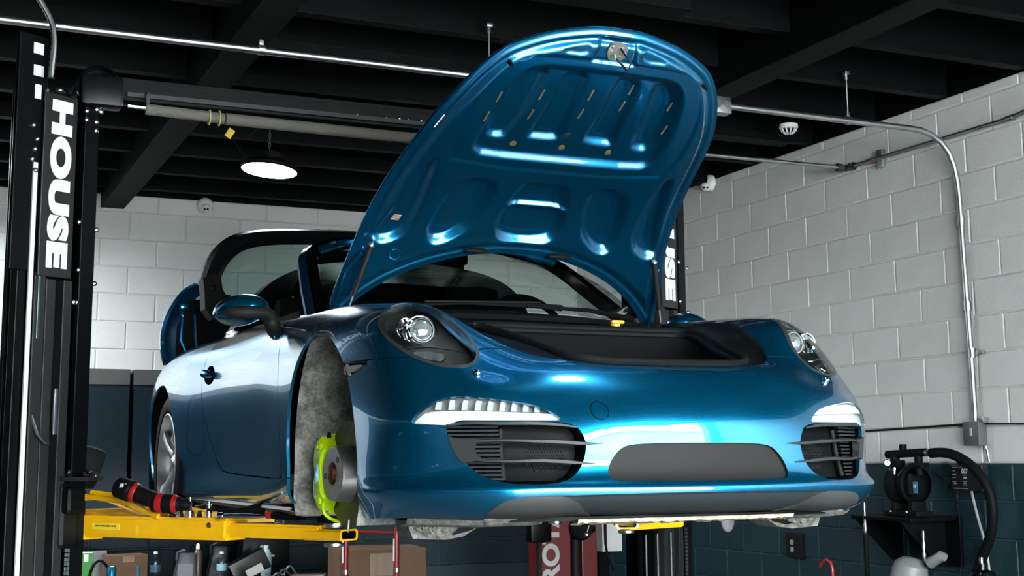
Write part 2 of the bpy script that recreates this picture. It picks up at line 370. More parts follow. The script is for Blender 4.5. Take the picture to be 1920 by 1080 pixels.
# day-running lamps, side intakes, number-plate panel, lower grille
DRL = smooth_poly([(.772, .446), (.764, .465), (.747, .484), (.722, .503), (.69, .517), (.655, .521), (.561, .510), (.477, .496), (.434, .476), (.404, .452), (.45, .4525), (.60, .4535), (.664, .455), (.676, .449), (.690, .4395), (.73, .442)], 1)
f_drl = region(DRL, (0, 2), front); drl_patch = carve(bm, f_drl)
INT = smooth_poly([(.700, .428), (.694, .437), (.676, .4465), (.64, .4515), (.45, .450), (.40, .446), (.372, .437), (.352, .405), (.350, .375), (.362, .335), (.39, .303), (.43, .286), (.50, .281), (.56, .284), (.618, .300), (.655, .338), (.680, .38)], 1)
f_int = region(INT, (0, 2), front); int_patch = carve(bm, f_int)
PLATE = smooth_poly([(-.295, .30), (-.288, .335), (-.255, .375), (-.215, .390), (0, .392), (.215, .390), (.255, .375), (.288, .335), (.295, .30), (.275, .287), (0, .286), (-.275, .287)], 2)
f_plate = region(PLATE, (0, 2), front); plate_patch = carve(bm, f_plate)
SPO = smooth_poly([(-.605, .205), (-.60, .222), (-.57, .243), (-.51, .252), (0, .2575), (.51, .252), (.57, .243), (.60, .222), (.605, .205), (.585, .15), (-.585, .15)], 1)
f_spo = region(SPO, (0, 2), front); spo_patch = carve(bm, f_spo)
MARK = [(.725, .641), (.712, .636), (.555, .6335), (.60, .606), (.668, .592), (.690, .592)]
f_mark = region(MARK, (1, 2), lambda p: side(p) & (p[:, 1] < .8)); mark_patch = carve(bm, f_mark)
HANDLE = smooth_poly([(2.612, .705), (2.60, .735), (2.56, .752), (2.50, .745), (2.455, .72), (2.44, .70), (2.455, .675), (2.51, .665), (2.57, .675), (2.60, .69)], 1)
f_handle = region(HANDLE, (1, 2), side); handle_patch = carve(bm, f_handle)
# ---- shut lines: narrow strips of the skin are removed and the panels fall apart
GAP = .0022
def strip(fn, w=GAP):
    split(bm, lambda p: fn(p)+w); split(bm, lambda p: fn(p)-w)
    F = list(bm.faces); v = fn(np.array([f.calc_center_median()[:] for f in F])); bmesh.ops.delete(bm, geom=[f for f, q in zip(F, v) if abs(q) < w*.98], context='FACES')
def s_bump(p):
    x = np.abs(p[:, 0]); v = p[:, 2]-(.638+.026*np.clip((.72-x)/.2, 0, 1)); return np.where(p[:, 1] < .76, np.clip(v, -.2, .2), .3)
strip(s_bump)
DOOR = [(1.56, .95), (1.50, .82), (1.442, .749), (1.385, .66), (1.362, .56), (1.352, .45), (1.342, .36), (1.325, .294), (1.36, .2885), (2.0, .298), (2.24, .304), (2.34, .315), (2.43, .352), (2.52, .45), (2.59, .569), (2.625, .66), (2.663, .811), (2.69, .95)]
f_door = region(DOOR, (1, 2), lambda p: np.abs(p[:, 0]) > .6); strip(f_door)
def s_sill(p):
    m = side(p) & (p[:, 1] > 1.15) & (p[:, 1] < 1.345); return np.where(m, np.clip(p[:, 2]-.292, -.2, .2), .3)
strip(s_sill)
f_cap = lambda p: np.where((p[:, 1] < .3) & (p[:, 0] < 0), np.clip(np.hypot(p[:, 0]+.3, p[:, 2]-.479)-.0255, -.2, .2), .3)
split(bm, lambda p: f_cap(p)+.0011); split(bm, lambda p: f_cap(p)-.0011); cap_bm = extract(bm, inside(bm, lambda p: f_cap(p)+.0011)); extract(bm, inside(bm, lambda p: f_cap(p)-.0011)).free()
# ---- collect panels
def panel(fn): return extract(bm, [f for f in bm.faces if fn(f.calc_center_median())])
def door_in(c): return f_door(np.array([c[:]]))[0] < 0
BELT = .822
split(bm, lambda p: np.where(side(p) & (p[:, 1] > 1.3) & (p[:, 1] < 2.9), p[:, 2]-BELT, .3))
belt = panel(lambda c: door_in(c) and c.z > BELT)
doorL = panel(lambda c: door_in(c) and c.x < 0); doorR = panel(lambda c: door_in(c))
bump = panel(lambda c: c.y < .76 and s_bump(np.array([c[:]]))[0] < 0)
def is_fender(c): return c.y < 1.36+.25*max(0, c.z-.66) and (c.z > .292 or c.y < 1.0) or (c.y < 1.62 and c.z > .79)
fenL = panel(lambda c: is_fender(c) and c.x < 0); fenR = panel(is_fender)
rear = bm
def body_panel(name, b, label=None, t=.010):
    me = bpy.data.meshes.new('m'); b.to_mesh(me); b.free(); o = link(name, me, PAINT, car, label=label, smooth=50); return solid(o, t)
bumper = body_panel('front_bumper', bump); fl = body_panel('front_fender', fenL); fr = body_panel('front_fender', fenR)
dl = body_panel('door', doorL); dr = body_panel('door', doorR); rq = body_panel('rear_body', rear)
cap_o = body_panel('towing_eye_cover', cap_bm); cap_o.parent = bumper; cap_o.location = (0, 0, 0)
BELTS = [extract(belt, [f for f in belt.faces if f.calc_center_median().x < 0]), belt]
def sub(name, b, m, parent, d=0, label=None, t=0, smooth=40):
    if d: offset(b, d)
    me = bpy.data.meshes.new('m'); b.to_mesh(me); b.free(); o = link(name, me, m, parent, label=label, smooth=smooth)
    if t: solid(o, t)
    return o
def bowl(b, d, dirv=None):
    """floor at depth d behind the patch plus the wall that joins it to the patch's edge"""
    b.normal_update(); nb = bmesh.new(); up = {}; dn = {}
    for v in b.verts:
        dn[v] = nb.verts.new(v.co-(Vector(dirv) if dirv else v.normal)*d)
    for f in b.faces: nb.faces.new([dn[v] for v in f.verts])
    for e in b.edges:
        if e.is_boundary:
            for v in e.verts:
                if v not in up: up[v] = nb.verts.new(v.co)
            a, c = e.link_loops[0].vert, e.link_loops[0].link_loop_next.vert
            nb.faces.new([up[a], dn[a], dn[c], up[c]][::-1])
    return nb
def halves(b):
    l = extract(b, [f for f in b.faces if f.calc_center_median().x < 0]); return [(-1, l), (1, b)]
for b in BELTS: sub('belt_reflection_strip', b, GLOSSB, car, label='black strip along the window sill imitating a dark reflection', t=.01)  # dark ceiling reflection along the belt painted as a black strip
# ---- tow eye, plate panel, lower grille
sub('licence_plate_panel', offset(bowl(plate_patch, .011), 0), GREYP, car, label='blank black plastic plate panel'); plate_patch.free()
spo_patch.normal_update()
for v in spo_patch.verts:
    x = abs(v.co.x); k = min(1, max(0, (x-.36)/.11)); k = k*k*(3-2*k)
    v.co += v.normal*(-.016+.016*k*(1-((v.co.z-.222)/.04)**2*.6))
VANE = [(.64, .14), (.64, .27), (.47, .2535), (.42, .25), (.385, .238), (.335, .205), (.29, .193), (.26, .14)]
vane = carve(spo_patch, region(VANE, (0, 2), front))
for s, b in halves(vane): sub('grille_vane', offset(b, .002), mat('grey_vane_plastic', (.032, .034, .034), .5, spec=.2, bump=.1, bscale=500), car, label='grey rounded spoiler vane', t=.006)
sub('lower_grille', spo_patch, mat('matt_grille_plastic', (.016, .021, .023), .55, spec=.15, bump=.1, bscale=500), car, label='matt black lower spoiler grille')
# ---- side markers, door handles
for s, b in halves(mark_patch):
    e = mat('side_marker_lens', (.34, .34, .31), .18, .4, coat=.6); g = bowl(b, .012)
    m = sub('side_marker', g, DEEP, fl if s < 0 else fr)
    c = B(); P = [(.703, .628), (.60, .6265), (.628, .610), (.672, .603), (.690, .603)]
    c.prism(P, (s*.843, 0, 0), (0, 1, 0), (0, 0, 1), (s, 0, 0), -.014, .0); 
    for v in c.bm.verts: v.co.x += s*(-.03)*max(0, (.68-v.co.y))/.12*.8
    o = c.obj('marker_lens', e, car, 'clear side marker lens')
    b.free()
for s, b in halves(handle_patch):
    sub('door_handle', bowl(b, .025), GLOSSB, dl if s < 0 else dr, label='oval handle bowl')
    h = B(); P = spl([(s*.868, 2.60, .712), (s*.885, 2.56, .716), (s*.888, 2.50, .712), (s*.868, 2.45, .704)], 10)
    h.tube(P, [.008, .016, .018, .018, .018, .018, .018, .017, .015, .008], 10); h.obj('handle_bar', PAINT, dl if s < 0 else dr)
    b.free()
# ---- head lamps
for s, b in halves(hl_patch):
    hl = empty('headlight', (0, 0, 0)); hl.parent = car; hl['label'] = 'oval head lamp under a clear lens'
    f_in = lambda p: f_hl(p, .010)
    lens = carve(b, f_in); f_trim = lambda p: f_hl(p, .003)
    sub('lamp_rim', b, mat('lamp_gasket', (.022, .024, .024), .4, spec=.3), hl, .001, t=.02)
    g = bowl(lens, .085, (HLN.x*s, HLN.y, HLN.z)); sub('lamp_housing', g, mat('bezel_lens_reflection', (.085, .09, .088), .3, .3), hl, label='inner bezel coloured grey for the reflection on the lens')  # grey of the lens reflection is put into the bezel colour
    sub('lens', offset(lens, .004), GLASSC, hl, t=.003, label='clear outer lens')
    c = Vector((s*.660, .520, .726)); ax = Vector((s*.06, -1, .10)).normalized()
    p = B(); p.lathe([(.040, -.05), (.041, .0), (.037, .006), (.033, .006), (.0325, -.01)], c, ax, 32); p.obj('projector_ring', CHROME, hl)
    p = B(); p.lathe([(.0325, -.004)]+[(.0325*math.cos(a), .018*math.sin(a)-.002) for a in np.linspace(0, 1.55, 10)], c, ax, 32)
    p.obj('projector_lens', mat('projector_glass', (.75, .80, .82), .04, .75, coat=1), hl, label='round projector lens')
    p = B(); p.lathe([(.044, .004), (.047, .008), (.05, .004)], c-ax*.012, ax, 32); p.obj('ring_trim', CHROME, hl)
    p = B(); P = [Vector((s*.717, .548, .762)), Vector((s*.728, .515, .735)), Vector((s*.734, .49, .705)), Vector((s*.730, .478, .690))]
    for d in (0, ): p.grid([[q+Vector((-s*.010*k-0, .012*k*k*.5, 0)) for k in range(4)] for q in [Vector(v) for v in spl([q[:] for q in P], 10)]])
    solid(p.obj('side_reflector', CHROME, hl), .004)
    p = B(); p.lathe([(.006, -.012), (.018, -.008), (.027, .004), (.031, .020), (.033, .021)], Vector((s*.712, .535, .727)), Vector((-s*.10, -1, .08)), 28); p.obj('auxiliary_reflector', CHROME, hl)
    def hp(x, z, d=.02): return Vector((s*x, ysurf(x, z)+d, z-d*.15))
    p = B(); p.tube([hp(*q, .022) for q in spl([(.742, .655), (.725, .664), (.70, .669), (.675, .668), (.64, .661), (.60, .6565)], 16)], .0028, 8); p.obj('trim_bar', CHROME, hl)
    TS = [(.728, .650), (.705, .657), (.675, .655), (.645, .648), (.648, .634), (.664, .624), (.70, .634)]
    p = B(); vs = [hp(x, z, .03) for x, z in TS]; p.add(vs, [list(range(len(vs)))]); solid(p.obj('indicator_reflector', mat('lamp_silver', (.62, .64, .64), .22, .95, bump=.6, bscale=160), hl, recalc=False), .006)
    for k in range(9):
        x = .722-k*.0085; z0 = .640-.012*(k/8)+.003; p = B(); p.tube([hp(x, .652-.001*abs(k-3), .026), hp(x-.004, z0-.006, .026)], .0022, 6); p.obj('reflector_rib', CHROME, hl)
    p = B(); p.tube([hp(*q, .024) for q in TS], .0022, 6, closed=True); p.obj('indicator_frame', CHROME, hl)
    w = B(); wc = Vector((s*.592, ysurf(.592, .588)-.006, .588)); w.sphere(wc, .0105, sc=(1, 1, .9)); w.cyl(wc, wc+Vector((0, .02, .004)), .009, 12); w.obj('washer_nozzle', CHROME, hl)
    lens.free() if lens.is_valid else None
# ---- day-running lamps
WHITEL = mat('white_light_guide', (.92, .93, .93), .25, coat=.5)
for s, b in halves(drl_patch):
    d = empty('daytime_running_lamp', (0, 0, 0)); d.parent = car; d['label'] = 'slim white LED lamp strip in clear housing'
    sub('lamp_housing', bowl(b, .038, (0, -1, 0)), mat('lamp_housing_grey', (.42, .43, .43), .35, .4), d)  # housing is an even pale grey
    BAR = [(.768, .4485), (.764, .457), (.745, .477), (.735, .481), (.70, .484), (.690, .4845), (.42, .474), (.412, .458), (.425, .4545), (.60, .4560), (.668, .4575), (.680, .449), (.694, .443)]
    gb = bmesh.new(); mp = {v: gb.verts.new(v.co) for v in b.verts}
    for f in b.faces: gb.faces.new([mp[v] for v in f.verts])
    bar = carve(gb, region(BAR, (0, 2), front)); gb.free()
    sub('light_bar', offset(bar, -.012), WHITEL, d, t=.012, label='white light bar')
    for k in range(9):
        x = .705-k*.030; zt = .5125-.0017*k-(.006 if k == 0 else 0); q = B(); G = []
        for i in range(5):
            z = .484-.0012*k+(zt-.484+.0012*k)*i/4; G.append([(s*(x+.012-.010*(i/4)**1.5-.006*j), ysurf(x, z)+.012+.004*j, z) for j in range(5)])
        q.grid(G); solid(q.obj('led_reflector', mat('lamp_silver_paint', (.80, .81, .81), .3, .35), d), .002)
    sub('lens', offset(b, -.001), GLASSC, d, t=.002, label='clear lamp cover')
# ---- side intakes
for s, b in halves(int_patch):
    it = empty('side_intake', (0, 0, 0)); it.parent = car; it['label'] = 'black bumper intake with two horizontal blades'
    sub('duct', bowl(b, .085, (0, -1, 0)), BLACKP, it); b.free()
    def q3(x, z, d=0): return Vector((s*x, ysurf(x, z)+d, z))
    def blade(P, hs, dd=.012, name='blade'):
        p = B(); G = []
        P = spl(P, 24); hs = np.interp(np.linspace(0, 1, 24), np.linspace(0, 1, len(hs)), hs)
        for (x, z), h in zip(P, hs):
            c = q3(x, z, -.004); G.append([c+Vector((0, .030, h*.5)), c+Vector((0, .004, h)), c+Vector((0, -.002, h*.6)), c+Vector((0, -.002, -h*.6)), c+Vector((0, .004, -h)), c+Vector((0, .030, -h*.5)), c+Vector((0, .030, h*.5))])
        p.grid(G); p.bm.faces.new([v for v in list(p.bm.verts)[:6]]); p.obj(name, mat('satin_black_trim', (.020, .021, .022), .42, spec=.2), it)
    blade([(.640, .397), (.60, .399), (.50, .3975), (.42, .394), (.36, .390), (.303, .390)], [.0045, .0048, .0055, .007, .006, .0012])
    blade([(.640, .350), (.60, .345), (.50, .345), (.42, .342), (.37, .338), (.326, .336)], [.0045, .0048, .0055, .007, .006, .0012])
    blade([(.692, .440), (.66, .4455), (.60, .4455), (.50, .4445), (.42, .4405), (.376, .434)], [.004, .005, .006, .006, .006, .003])
    br = B(); P = [(.690, .412), (.68, .408), (.66, .404), (.640, .4025), (.615, .4025), (.633, .392), (.634, .366), (.612, .346), (.64, .344), (.655, .339), (.667, .350), (.680, .380)]
    P = smooth_poly(P, 2); br.add([q3(x, z, .003) for x, z in P], [list(range(len(P)))]); solid(br.obj('blade_bracket', mat('satin_black_trim', (.020, .021, .022), .42, spec=.2), it, recalc=False), .02, 0)
    for k in range(14):
        z = .437-k*.0108
        if .345 < z < .40: x0 = .625
        else: x0 = .69-.002*k-(.018 if z < .32 else 0)
        l = B(); l.box(((x0+.565)/2*s, 0, 0), (x0-.565, .02, .005))
        for v in l.bm.verts: v.co += Vector((0, ysurf(v.co.x, z)+.040, z))
        l.obj('louvre', mat('louvre_plastic', (.017, .021, .023), .42, spec=.2), it)
    p = B(); p.tube([q3(.553, .430, .05), q3(.556, .36, .05), q3(.558, .292, .045)], .007, 10); p.obj('upright', GREYP, it)
    pl = B(); pl.grid([[q3(x, z, .062) for x in np.linspace(.355, .545, 8)] for z in np.linspace(.29, .437, 6)]); solid(pl.obj('sensor_plate', BLACKP, it), .004)
    hm = B()
    for r in range(9):
        for c in range(15):
            x = .49-c*.0075-(r % 2)*.00375; z = .384-r*.0082
            if ((x-.44)/.058)**2+((z-.350)/.037)**2 < 1:
                cc = q3(x, z, .0602); hm.cyl(cc, cc+Vector((0, .003, 0)), .0030, 8)
    tag(hm.obj('perforation', DEEP, it), kind='stuff')
# ---- wheel-arch liners and brakes
for s in (-1, 1):
    lin = B()
    A = ARCH*np.array([1, 1]); A = np.concatenate([[(.555, .16)], A[(A[:, 1] > .17)], [(1.268, .165)]]) if False else None
    P = spl([(.575, .165), (.545, .25), (.555, .35), (.61, .51), (.675, .612), (.75, .682), (.86, .742), (.96, .758), (1.055, .745), (1.13, .695), (1.20, .605), (1.24, .5), (1.256, .40), (1.258, .3), (1.255, .20), (1.23, .172)], 60)
    G = []
    for y, z in P:
        row = []
        for j in range(13):
            t = j/12; k = (t**2.2)
            yy = .92+(y-.92)*(1-.42*k); zz = .33+(z-.33)*(1-.30*k) if z > .33 else z
            row.append((s*(.838-.36*t), yy, zz))
        G.append(row)
    lin.grid(G)
    w = [lin.bm.verts.new((s*.47, .92+(y-.92)*.57, .33+(z-.33)*.7 if z > .33 else z)) for y, z in P]
    lin.bm.faces.new(w)
    solid(lin.obj('wheel_arch_liner', FELT, car, label='scuffed grey felt wheel arch liner', recalc=False), .004, 0)
for s in (-1, 1):
    rl_ = B()
    P = [(3.40+.395*math.sin(a), .335+.385*math.cos(a)) for a in np.linspace(-1.9, 1.9, 40)]
    rl_.grid([[(s*(.90-.42*j/4), y, z) for j in range(5)] for y, z in P]); rl_.bm.faces.new([rl_.bm.verts.new((s*.48, y, z)) for y, z in P])
    solid(rl_.obj('rear_arch_liner', DEEP, car, recalc=False), .004, 0)
brake = empty('brake_assembly', (0, 0, 0)); brake.parent = car; brake['label'] = 'bare brake disc with acid green caliper'
hc = Vector((-.800, .945, .308)); hax = Vector((-.995, -.085, 0.0)).normalized()
p = B(); p.lathe([(.165, -.052), (.165, -.070), (.088, -.070), (.088, -.06), (.088, -.052), (.165, -.052)], hc, hax, 56); p.obj('brake_disc', DISCB, brake, 'brown filmed brake disc')
p = B(); p.lathe([(.094, -.056), (.090, -.050), (.0865, -.012), (.0845, -.002), (.082, 0), (.036, 0), (.036, -.012)], hc, hax, 48); p.obj('disc_hat', mat('machined_hat', (.47, .47, .46), .38, .9), brake, 'grey machined disc hat')
u = hax.orthogonal().normalized(); v_ = hax.cross(u)
p = B(); p.lathe([(.0365, .0005), (.034, -.010), (.022, -.012), (.020, .004), (.016, .008), (.015, .002), (.001, .001)], hc, hax, 28); p.obj('hub_centre', RUST, brake, 'rusty hub centre')
for k in range(5):
    a = k*2*math.pi/5+.3; q = hc+(u*math.cos(a)+v_*math.sin(a))*.061
    p = B(); p.lathe([(.0095, -.004), (.0095, .0008), (.006, .0008), (.006, -.004)], q, hax, 14); p.obj('bolt_hole', DEEP if k % 2 else STEEL, brake)
def cal_pt(a, r, h): return hc+(Vector((0, 1, 0))*math.cos(a)+Vector((0, 0, 1))*math.sin(a))*r+hax*h
cal = empty('caliper_group', (0, 0, 0)); bpy.data.objects.remove(cal)
cb = B(); A0, A1 = math.radians(-46), math.radians(46)
def arcbox(b, r0, r1, h0, h1, a0, a1, n=14, taper=None):
    G = []
    for i in range(n+1):
        t = i/n; a = a0+(a1-a0)*t; k = 1 if taper is None else taper(t)
        m = (r0+r1)/2; R0, R1 = m-(m-r0)*k, m+(r1-m)*k; H0, H1 = h0, h0+(h1-h0)*k
        G.append([cal_pt(a, R0, H0), cal_pt(a, R1, H0), cal_pt(a, R1, H1), cal_pt(a, R0, H1), cal_pt(a, R0, H0)])
    b.grid(G); b.bm.faces.new([b.bm.verts.new(q) for q in G[0][:4]]); b.bm.faces.new([b.bm.verts.new(q) for q in G[-1][:4]])
arcbox(cb, .100, .172, -.040, .017, A0, A1, 20, taper=lambda t: 1-.22*abs(2*t-1)**6-.10*math.exp(-((t-.5)/.10)**2))
arcbox(cb, .110, .172, -.125, -.080, A0, A1, 20)
arcbox(cb, .158, .178, -.122, -.026, A0, A0+.42, 8); arcbox(cb, .158, .178, -.122, -.026, A1-.42, A1, 8); arcbox(cb, .158, .176, -.122, -.026, -.10, .10, 4)
co = cb.obj('brake_caliper', ACID, brake, 'acid green brake caliper')
bv = co.modifiers.new('bevel', 'BEVEL'); bv.width = .005; bv.segments = 2; bv.limit_method = 'ANGLE'; bv.angle_limit = math.radians(50)
for a in (A0+.13, A1-.13):
    c0 = cal_pt(a, .135, .006); p = B(); p.lathe([(.014, 0), (.014, .008), (.010, .012), (.006, .012), (.005, .006), (.001, .006)], c0, hax, 16); p.obj('caliper_bolt', ACID, brake)
for a in (-.36, .36):
    c0 = cal_pt(a, .136, .010); p = B(); p.lathe([(.026, -.01), (.025, .004), (.020, .008), (.001, .009)], c0, hax, 20); p.obj('piston_boss', ACID, brake)
p = B(); p.tube([Vector(q) for q in spl([cal_pt(A0+.05, .13, .0)[:], cal_pt(A0-.14, .15, .0)[:], cal_pt(A0-.22, .17, -.03)[:], cal_pt(A0-.14, .185, -.09)[:], cal_pt(A0+.05, .178, -.11)[:]], 16)], .0055, 8); p.obj('caliper_pipe', ACID, brake)
p = B(); q = cal_pt(A1+.02, .155, -.02); p.cyl(q, q+Vector((0, 0, .018)), .008, 10, .005); p.obj('bleed_cap', RUBBER, brake)
p = B(); arcbox(p, .10, .165, -.05, -.042, A0+.1, A1-.1); p.obj('brake_pad', DEEP, brake)
p = B(); p.tube([hc+hax*-.12, Vector((-.35, .95, .27))], .04, 12); p.box((-.66, .945, .33), (.05, .13, .30), bev=.02); p.tube([(-.66, .9, .19), (-.30, 1.0, .15)], .022, 10); p.tube([(-.62, .98, .36), (-.56, .97, .70)], .03, 12); p.obj('suspension_upright', GREYP, brake)
p = B(); p.prism([(.0, .0), (.035, .012), (.03, .04), (.002, .026)], (-.758, .90, .128), (-.3, -.9, 0), (0, -.2, 1), (-1, .2, 0), 0, .004); p.obj('paper_tag', WHITE, brake)
# ---- rear wheels
def rear_wheel(s):
    wl = empty('rear_wheel', (0, 0, 0)); wl.parent = car; c = Vector((s*.885, 3.40, .335)); ax = Vector((s, 0, 0))
    p = B(); p.lathe([(.235, -.02), (.255, .002), (.295, .006), (.322, -.008), (.333, -.03), (.336, -.14), (.333, -.25), (.318, -.275), (.25, -.285), (.235, -.27)], c, ax, 56)
    p.obj('tyre', RUBBER, wl)
    for k in range(5):
        g = B(); r = .3365; h = -.045-k*.047; g.lathe([(r-.001, h), (r+.0005, h-.003), (r+.0005, h-.008), (r-.001, h-.011)], c, ax, 56); g.obj('tread_groove', DEEP, wl)
    p = B(); p.lathe([(.243, .0), (.236, .002), (.228, -.012), (.212, -.05), (.205, -.20), (.235, -.27), (.243, -.27)], c, ax, 56)
    p.obj('rim', ALU, wl)
    for k in range(5):
        p = B(); a = k*2*math.pi/5+.55
        e, t = Vector((0, math.cos(a), math.sin(a))), Vector((0, -math.sin(a), math.cos(a)))
        G = []
        for r, w, h, d in ((.03, .040, -.040, .03), (.07, .030, -.036, .03), (.11, .024, -.026, .028), (.16, .028, -.018, .025), (.20, .046, -.012, .022), (.228, .064, -.010, .02)):
            q = c+e*r; G.append([q-t*w+ax*(h-d), q-t*w*.9+ax*(h-.006), q-t*w*.55+ax*h, q+t*w*.55+ax*h, q+t*w*.9+ax*(h-.006), q+t*w+ax*(h-d)])
        p.grid(G); p.obj('spoke', ALU, wl)
    p = B(); p.lathe([(.001, -.022), (.028, -.024), (.033, -.03), (.05, -.036), (.055, -.06)], c, ax, 28); p.obj('hub_cap', ALU, wl)
    for k in range(5):
        a = k*2*math.pi/5+.55+.63; q = c+Vector((0, math.cos(a), math.sin(a)))*.058
        p = B(); p.lathe([(.012, -.05), (.012, -.035), (.001, -.034)], q, ax, 10); p.obj('wheel_bolt', STEEL, wl)
    p = B(); p.lathe([(.20, -.10), (.20, -.125), (.05, -.125)], c, ax, 40); p.obj('brake_disc', DISCB, wl)
for s in (-1, 1): rear_wheel(s)
# ---- underside
p = B(); TRAY = [(.15, .25), (.20, .52), (.28, .62), (.40, .66), (.50, .66), (.56, .66), (.60, .42), (1.22, .42), (1.30, .80), (2.0, .80), (2.92, .80), (3.0, .42), (3.8, .42), (3.9, .70), (4.25, .5)]
p.grid([[(w*t, y, .192) for t in np.linspace(-1, 1, 9)] for y, w in TRAY])
solid(p.obj('underbody_tray', BLACKP, car), .012)
p = B(); N = 60
G = []
for i in range(N+1):
    x = -.34+.68*i/N*1.05; r = random.Random(i); y = ysurf(x, .185)+.012; G.append([(x, y, .186), (x, y+.004, .181-.004*r.random()), (x, y+.05, .176-.006*r.random())])
p.grid(G); solid(p.obj('scraped_lip', BEIGE, car, 'scraped pale lower lip edge'), .004)
for s in (-1, 1):
    p = B(); G = []
    for i in range(25):
        t = i/24; x = .42+.33*t; y = max(.20, ysurf(x, .19)+.02)
        G.append([(s*x, y, .192), (s*x, y+.02, .178), (s*x, y+.10, .17)])
    p.grid(G); solid(p.obj('lip_extension', SCUFF, car), .006)
    d = B(); yb = .50
    P = [(.72, .178), (.70, .128), (.60, .122), (.545, .13), (.50, .155), (.44, .172), (.50, .182), (.62, .18)]
    d.prism(P, (0, yb, 0), (s, 0, 0), (0, 0, 1), (0, 1, 0), -.02, .10); bo = d.obj('air_deflector', SCUFF, car, 'scuffed grey underside air deflector')
    d = B(); d.prism([(.60, .167), (.52, .168), (.475, .165), (.53, .145), (.575, .135), (.60, .14)], (0, yb, 0), (s, 0, 0), (0, 0, 1), (0, 1, 0), -.024, -.019); d.obj('deflector_opening', DEEP, car)
    d = B(); d.grid([[(s*(.70-.14*i/8), yb-.022-.05*math.sin(math.pi*i/8)*math.sin(math.pi*(.25+j/8)), .176-.045*(j/4)*(math.sin(math.pi*(.15+.7*i/8))) ) for j in range(5)] for i in range(9)]); d.obj('deflector_bulge', mat('torn_foil', (.22, .22, .19), .55, .4, bump=1, bscale=120, var=.5, vscale=60), car)
d = B(); d.sphere((.335, .45, .155), .028, sc=(.9, .25, 1.3)); d.obj('drain_tongue', mat('grey_tongue', (.10, .105, .11), .5), car)
# rocker strip
for s in (-1, 1):
    p = B(); p.grid([[(s*.842, y, .194), (s*.848, y, .186), (s*.80, y, .168), (s*.74, y, .168)] for y in np.linspace(1.27, 3.05, 12)])
    solid(p.obj('sill_strip', mat('sill_plastic', (.05, .048, .045), .5), car), .006, 0)
# ---------------------------------------------------------------- bonnet (open)
QP = np.array([(1.45, .85), (1.285, 1.10), (1.133, 1.225), (.89, 1.368), (.843, 1.395), (.59, 1.567), (.55, 1.588), (.52, 1.605)])
QC = np.polyfit(QP[:, 0], QP[:, 1], 3); QY = np.linspace(1.60, .30, 1301); QZ = np.polyval(QC, QY)
QS = np.concatenate([[0], np.cumsum(np.hypot(np.diff(QY), np.diff(QZ)))]); QS -= np.interp(-1.45, -QY, QS)
QTY, QTZ = np.gradient(QY, QS), np.gradient(QZ, QS)
def BP(x, s, h=0):
    y, z, ty, tz = (np.interp(s, QS, a) for a in (QY, QZ, QTY, QTZ)); l = np.hypot(ty, tz)
    return np.stack(np.broadcast_arrays(x, y+tz/l*h, z-ty/l*h), -1)
HALF = [(0, 1.333), (.08, 1.331), (.145, 1.318), (.247, 1.292), (.343, 1.245), (.385, 1.213), (.43, 1.155), (.468, 1.085), (.52, .95), (.556, .752), (.607, .43), (.636, .226), (.658, .117), (.668, .04), (.655, .01), (.618, .012), (.575, .065), (.49, .14), (.36, .213), (.206, .266), (.087, .283), (0, .285)]
BOUT = smooth_poly([(x, s) for x, s in HALF]+[(-x, s) for x, s in HALF[-2:0:-1]], 2)
def sym(P): return np.array(P)*[-1, 1]
fU = smooth_poly([(-.36, .81), (-.345, .766), (-.303, .742), (0, .741), (.303, .742), (.345, .766), (.36, .81), (.355, .90), (.345, 1.0), (.325, 1.10), (.292, 1.158), (.25, 1.184), (.11, 1.189), (-.11, 1.189), (-.25, 1.184), (-.292, 1.158), (-.325, 1.10), (-.345, 1.0), (-.355, .9)], 1)
p1 = smooth_poly([(-.325, .87), (-.315, .838), (-.295, .82), (-.25, .822), (-.225, .85), (-.190, 1.12), (-.196, 1.148), (-.235, 1.157), (-.275, 1.142), (-.312, 1.09), (-.32, 1.0)], 1)
p2 = smooth_poly([(-.170, .858), (-.166, .835), (-.14, .832), (-.075, .833), (-.045, .842), (-.038, .87), (-.046, 1.13), (-.058, 1.155), (-.09, 1.162), (-.125, 1.158), (-.152, 1.13)], 1)
L1 = smooth_poly([(-.385, .35), (-.362, .314), (-.315, .311), (-.26, .345), (-.208, .405), (-.172, .56), (-.18, .61), (-.22, .645), (-.28, .645), (-.335, .614), (-.370, .53), (-.39, .40)], 2)
CC = smooth_poly([(-.137, .40), (-.115, .352), (-.05, .33), (.05, .33), (.115, .352), (.142, .40), (.14, .47), (.105, .605), (.075, .648), (-.075, .652), (-.11, .610), (-.14, .47)], 2)
W1 = smooth_poly([(-.585, .33), (-.545, .30), (-.50, .312), (-.455, .345), (-.43, .41), (-.424, .55), (-.428, .69), (-.452, .742), (-.485, .69), (-.525, .50), (-.57, .38)], 2)
U2 = smooth_poly([(-.378, 1.128), (-.326, 1.196), (-.261, 1.223), (0, 1.227), (.261, 1.223), (.326, 1.196), (.378, 1.128), (.42, 1.0), (.435, .80), (.40, .70), (-.40, .70), (-.435, .80), (-.42, 1.0)], 1)
LB = [(-.085, 1.212), (.085, 1.212), (.07, 1.30), (-.07, 1.30)]
TR = smooth_poly([(-.20, 1.236), (-.10, 1.233), (-.092, 1.272), (-.11, 1.276), (-.19, 1.250)], 1)
def sst(v, a, b):
    t = np.clip((v-a)/(b-a), 0, 1); return t*t*(3-2*t)
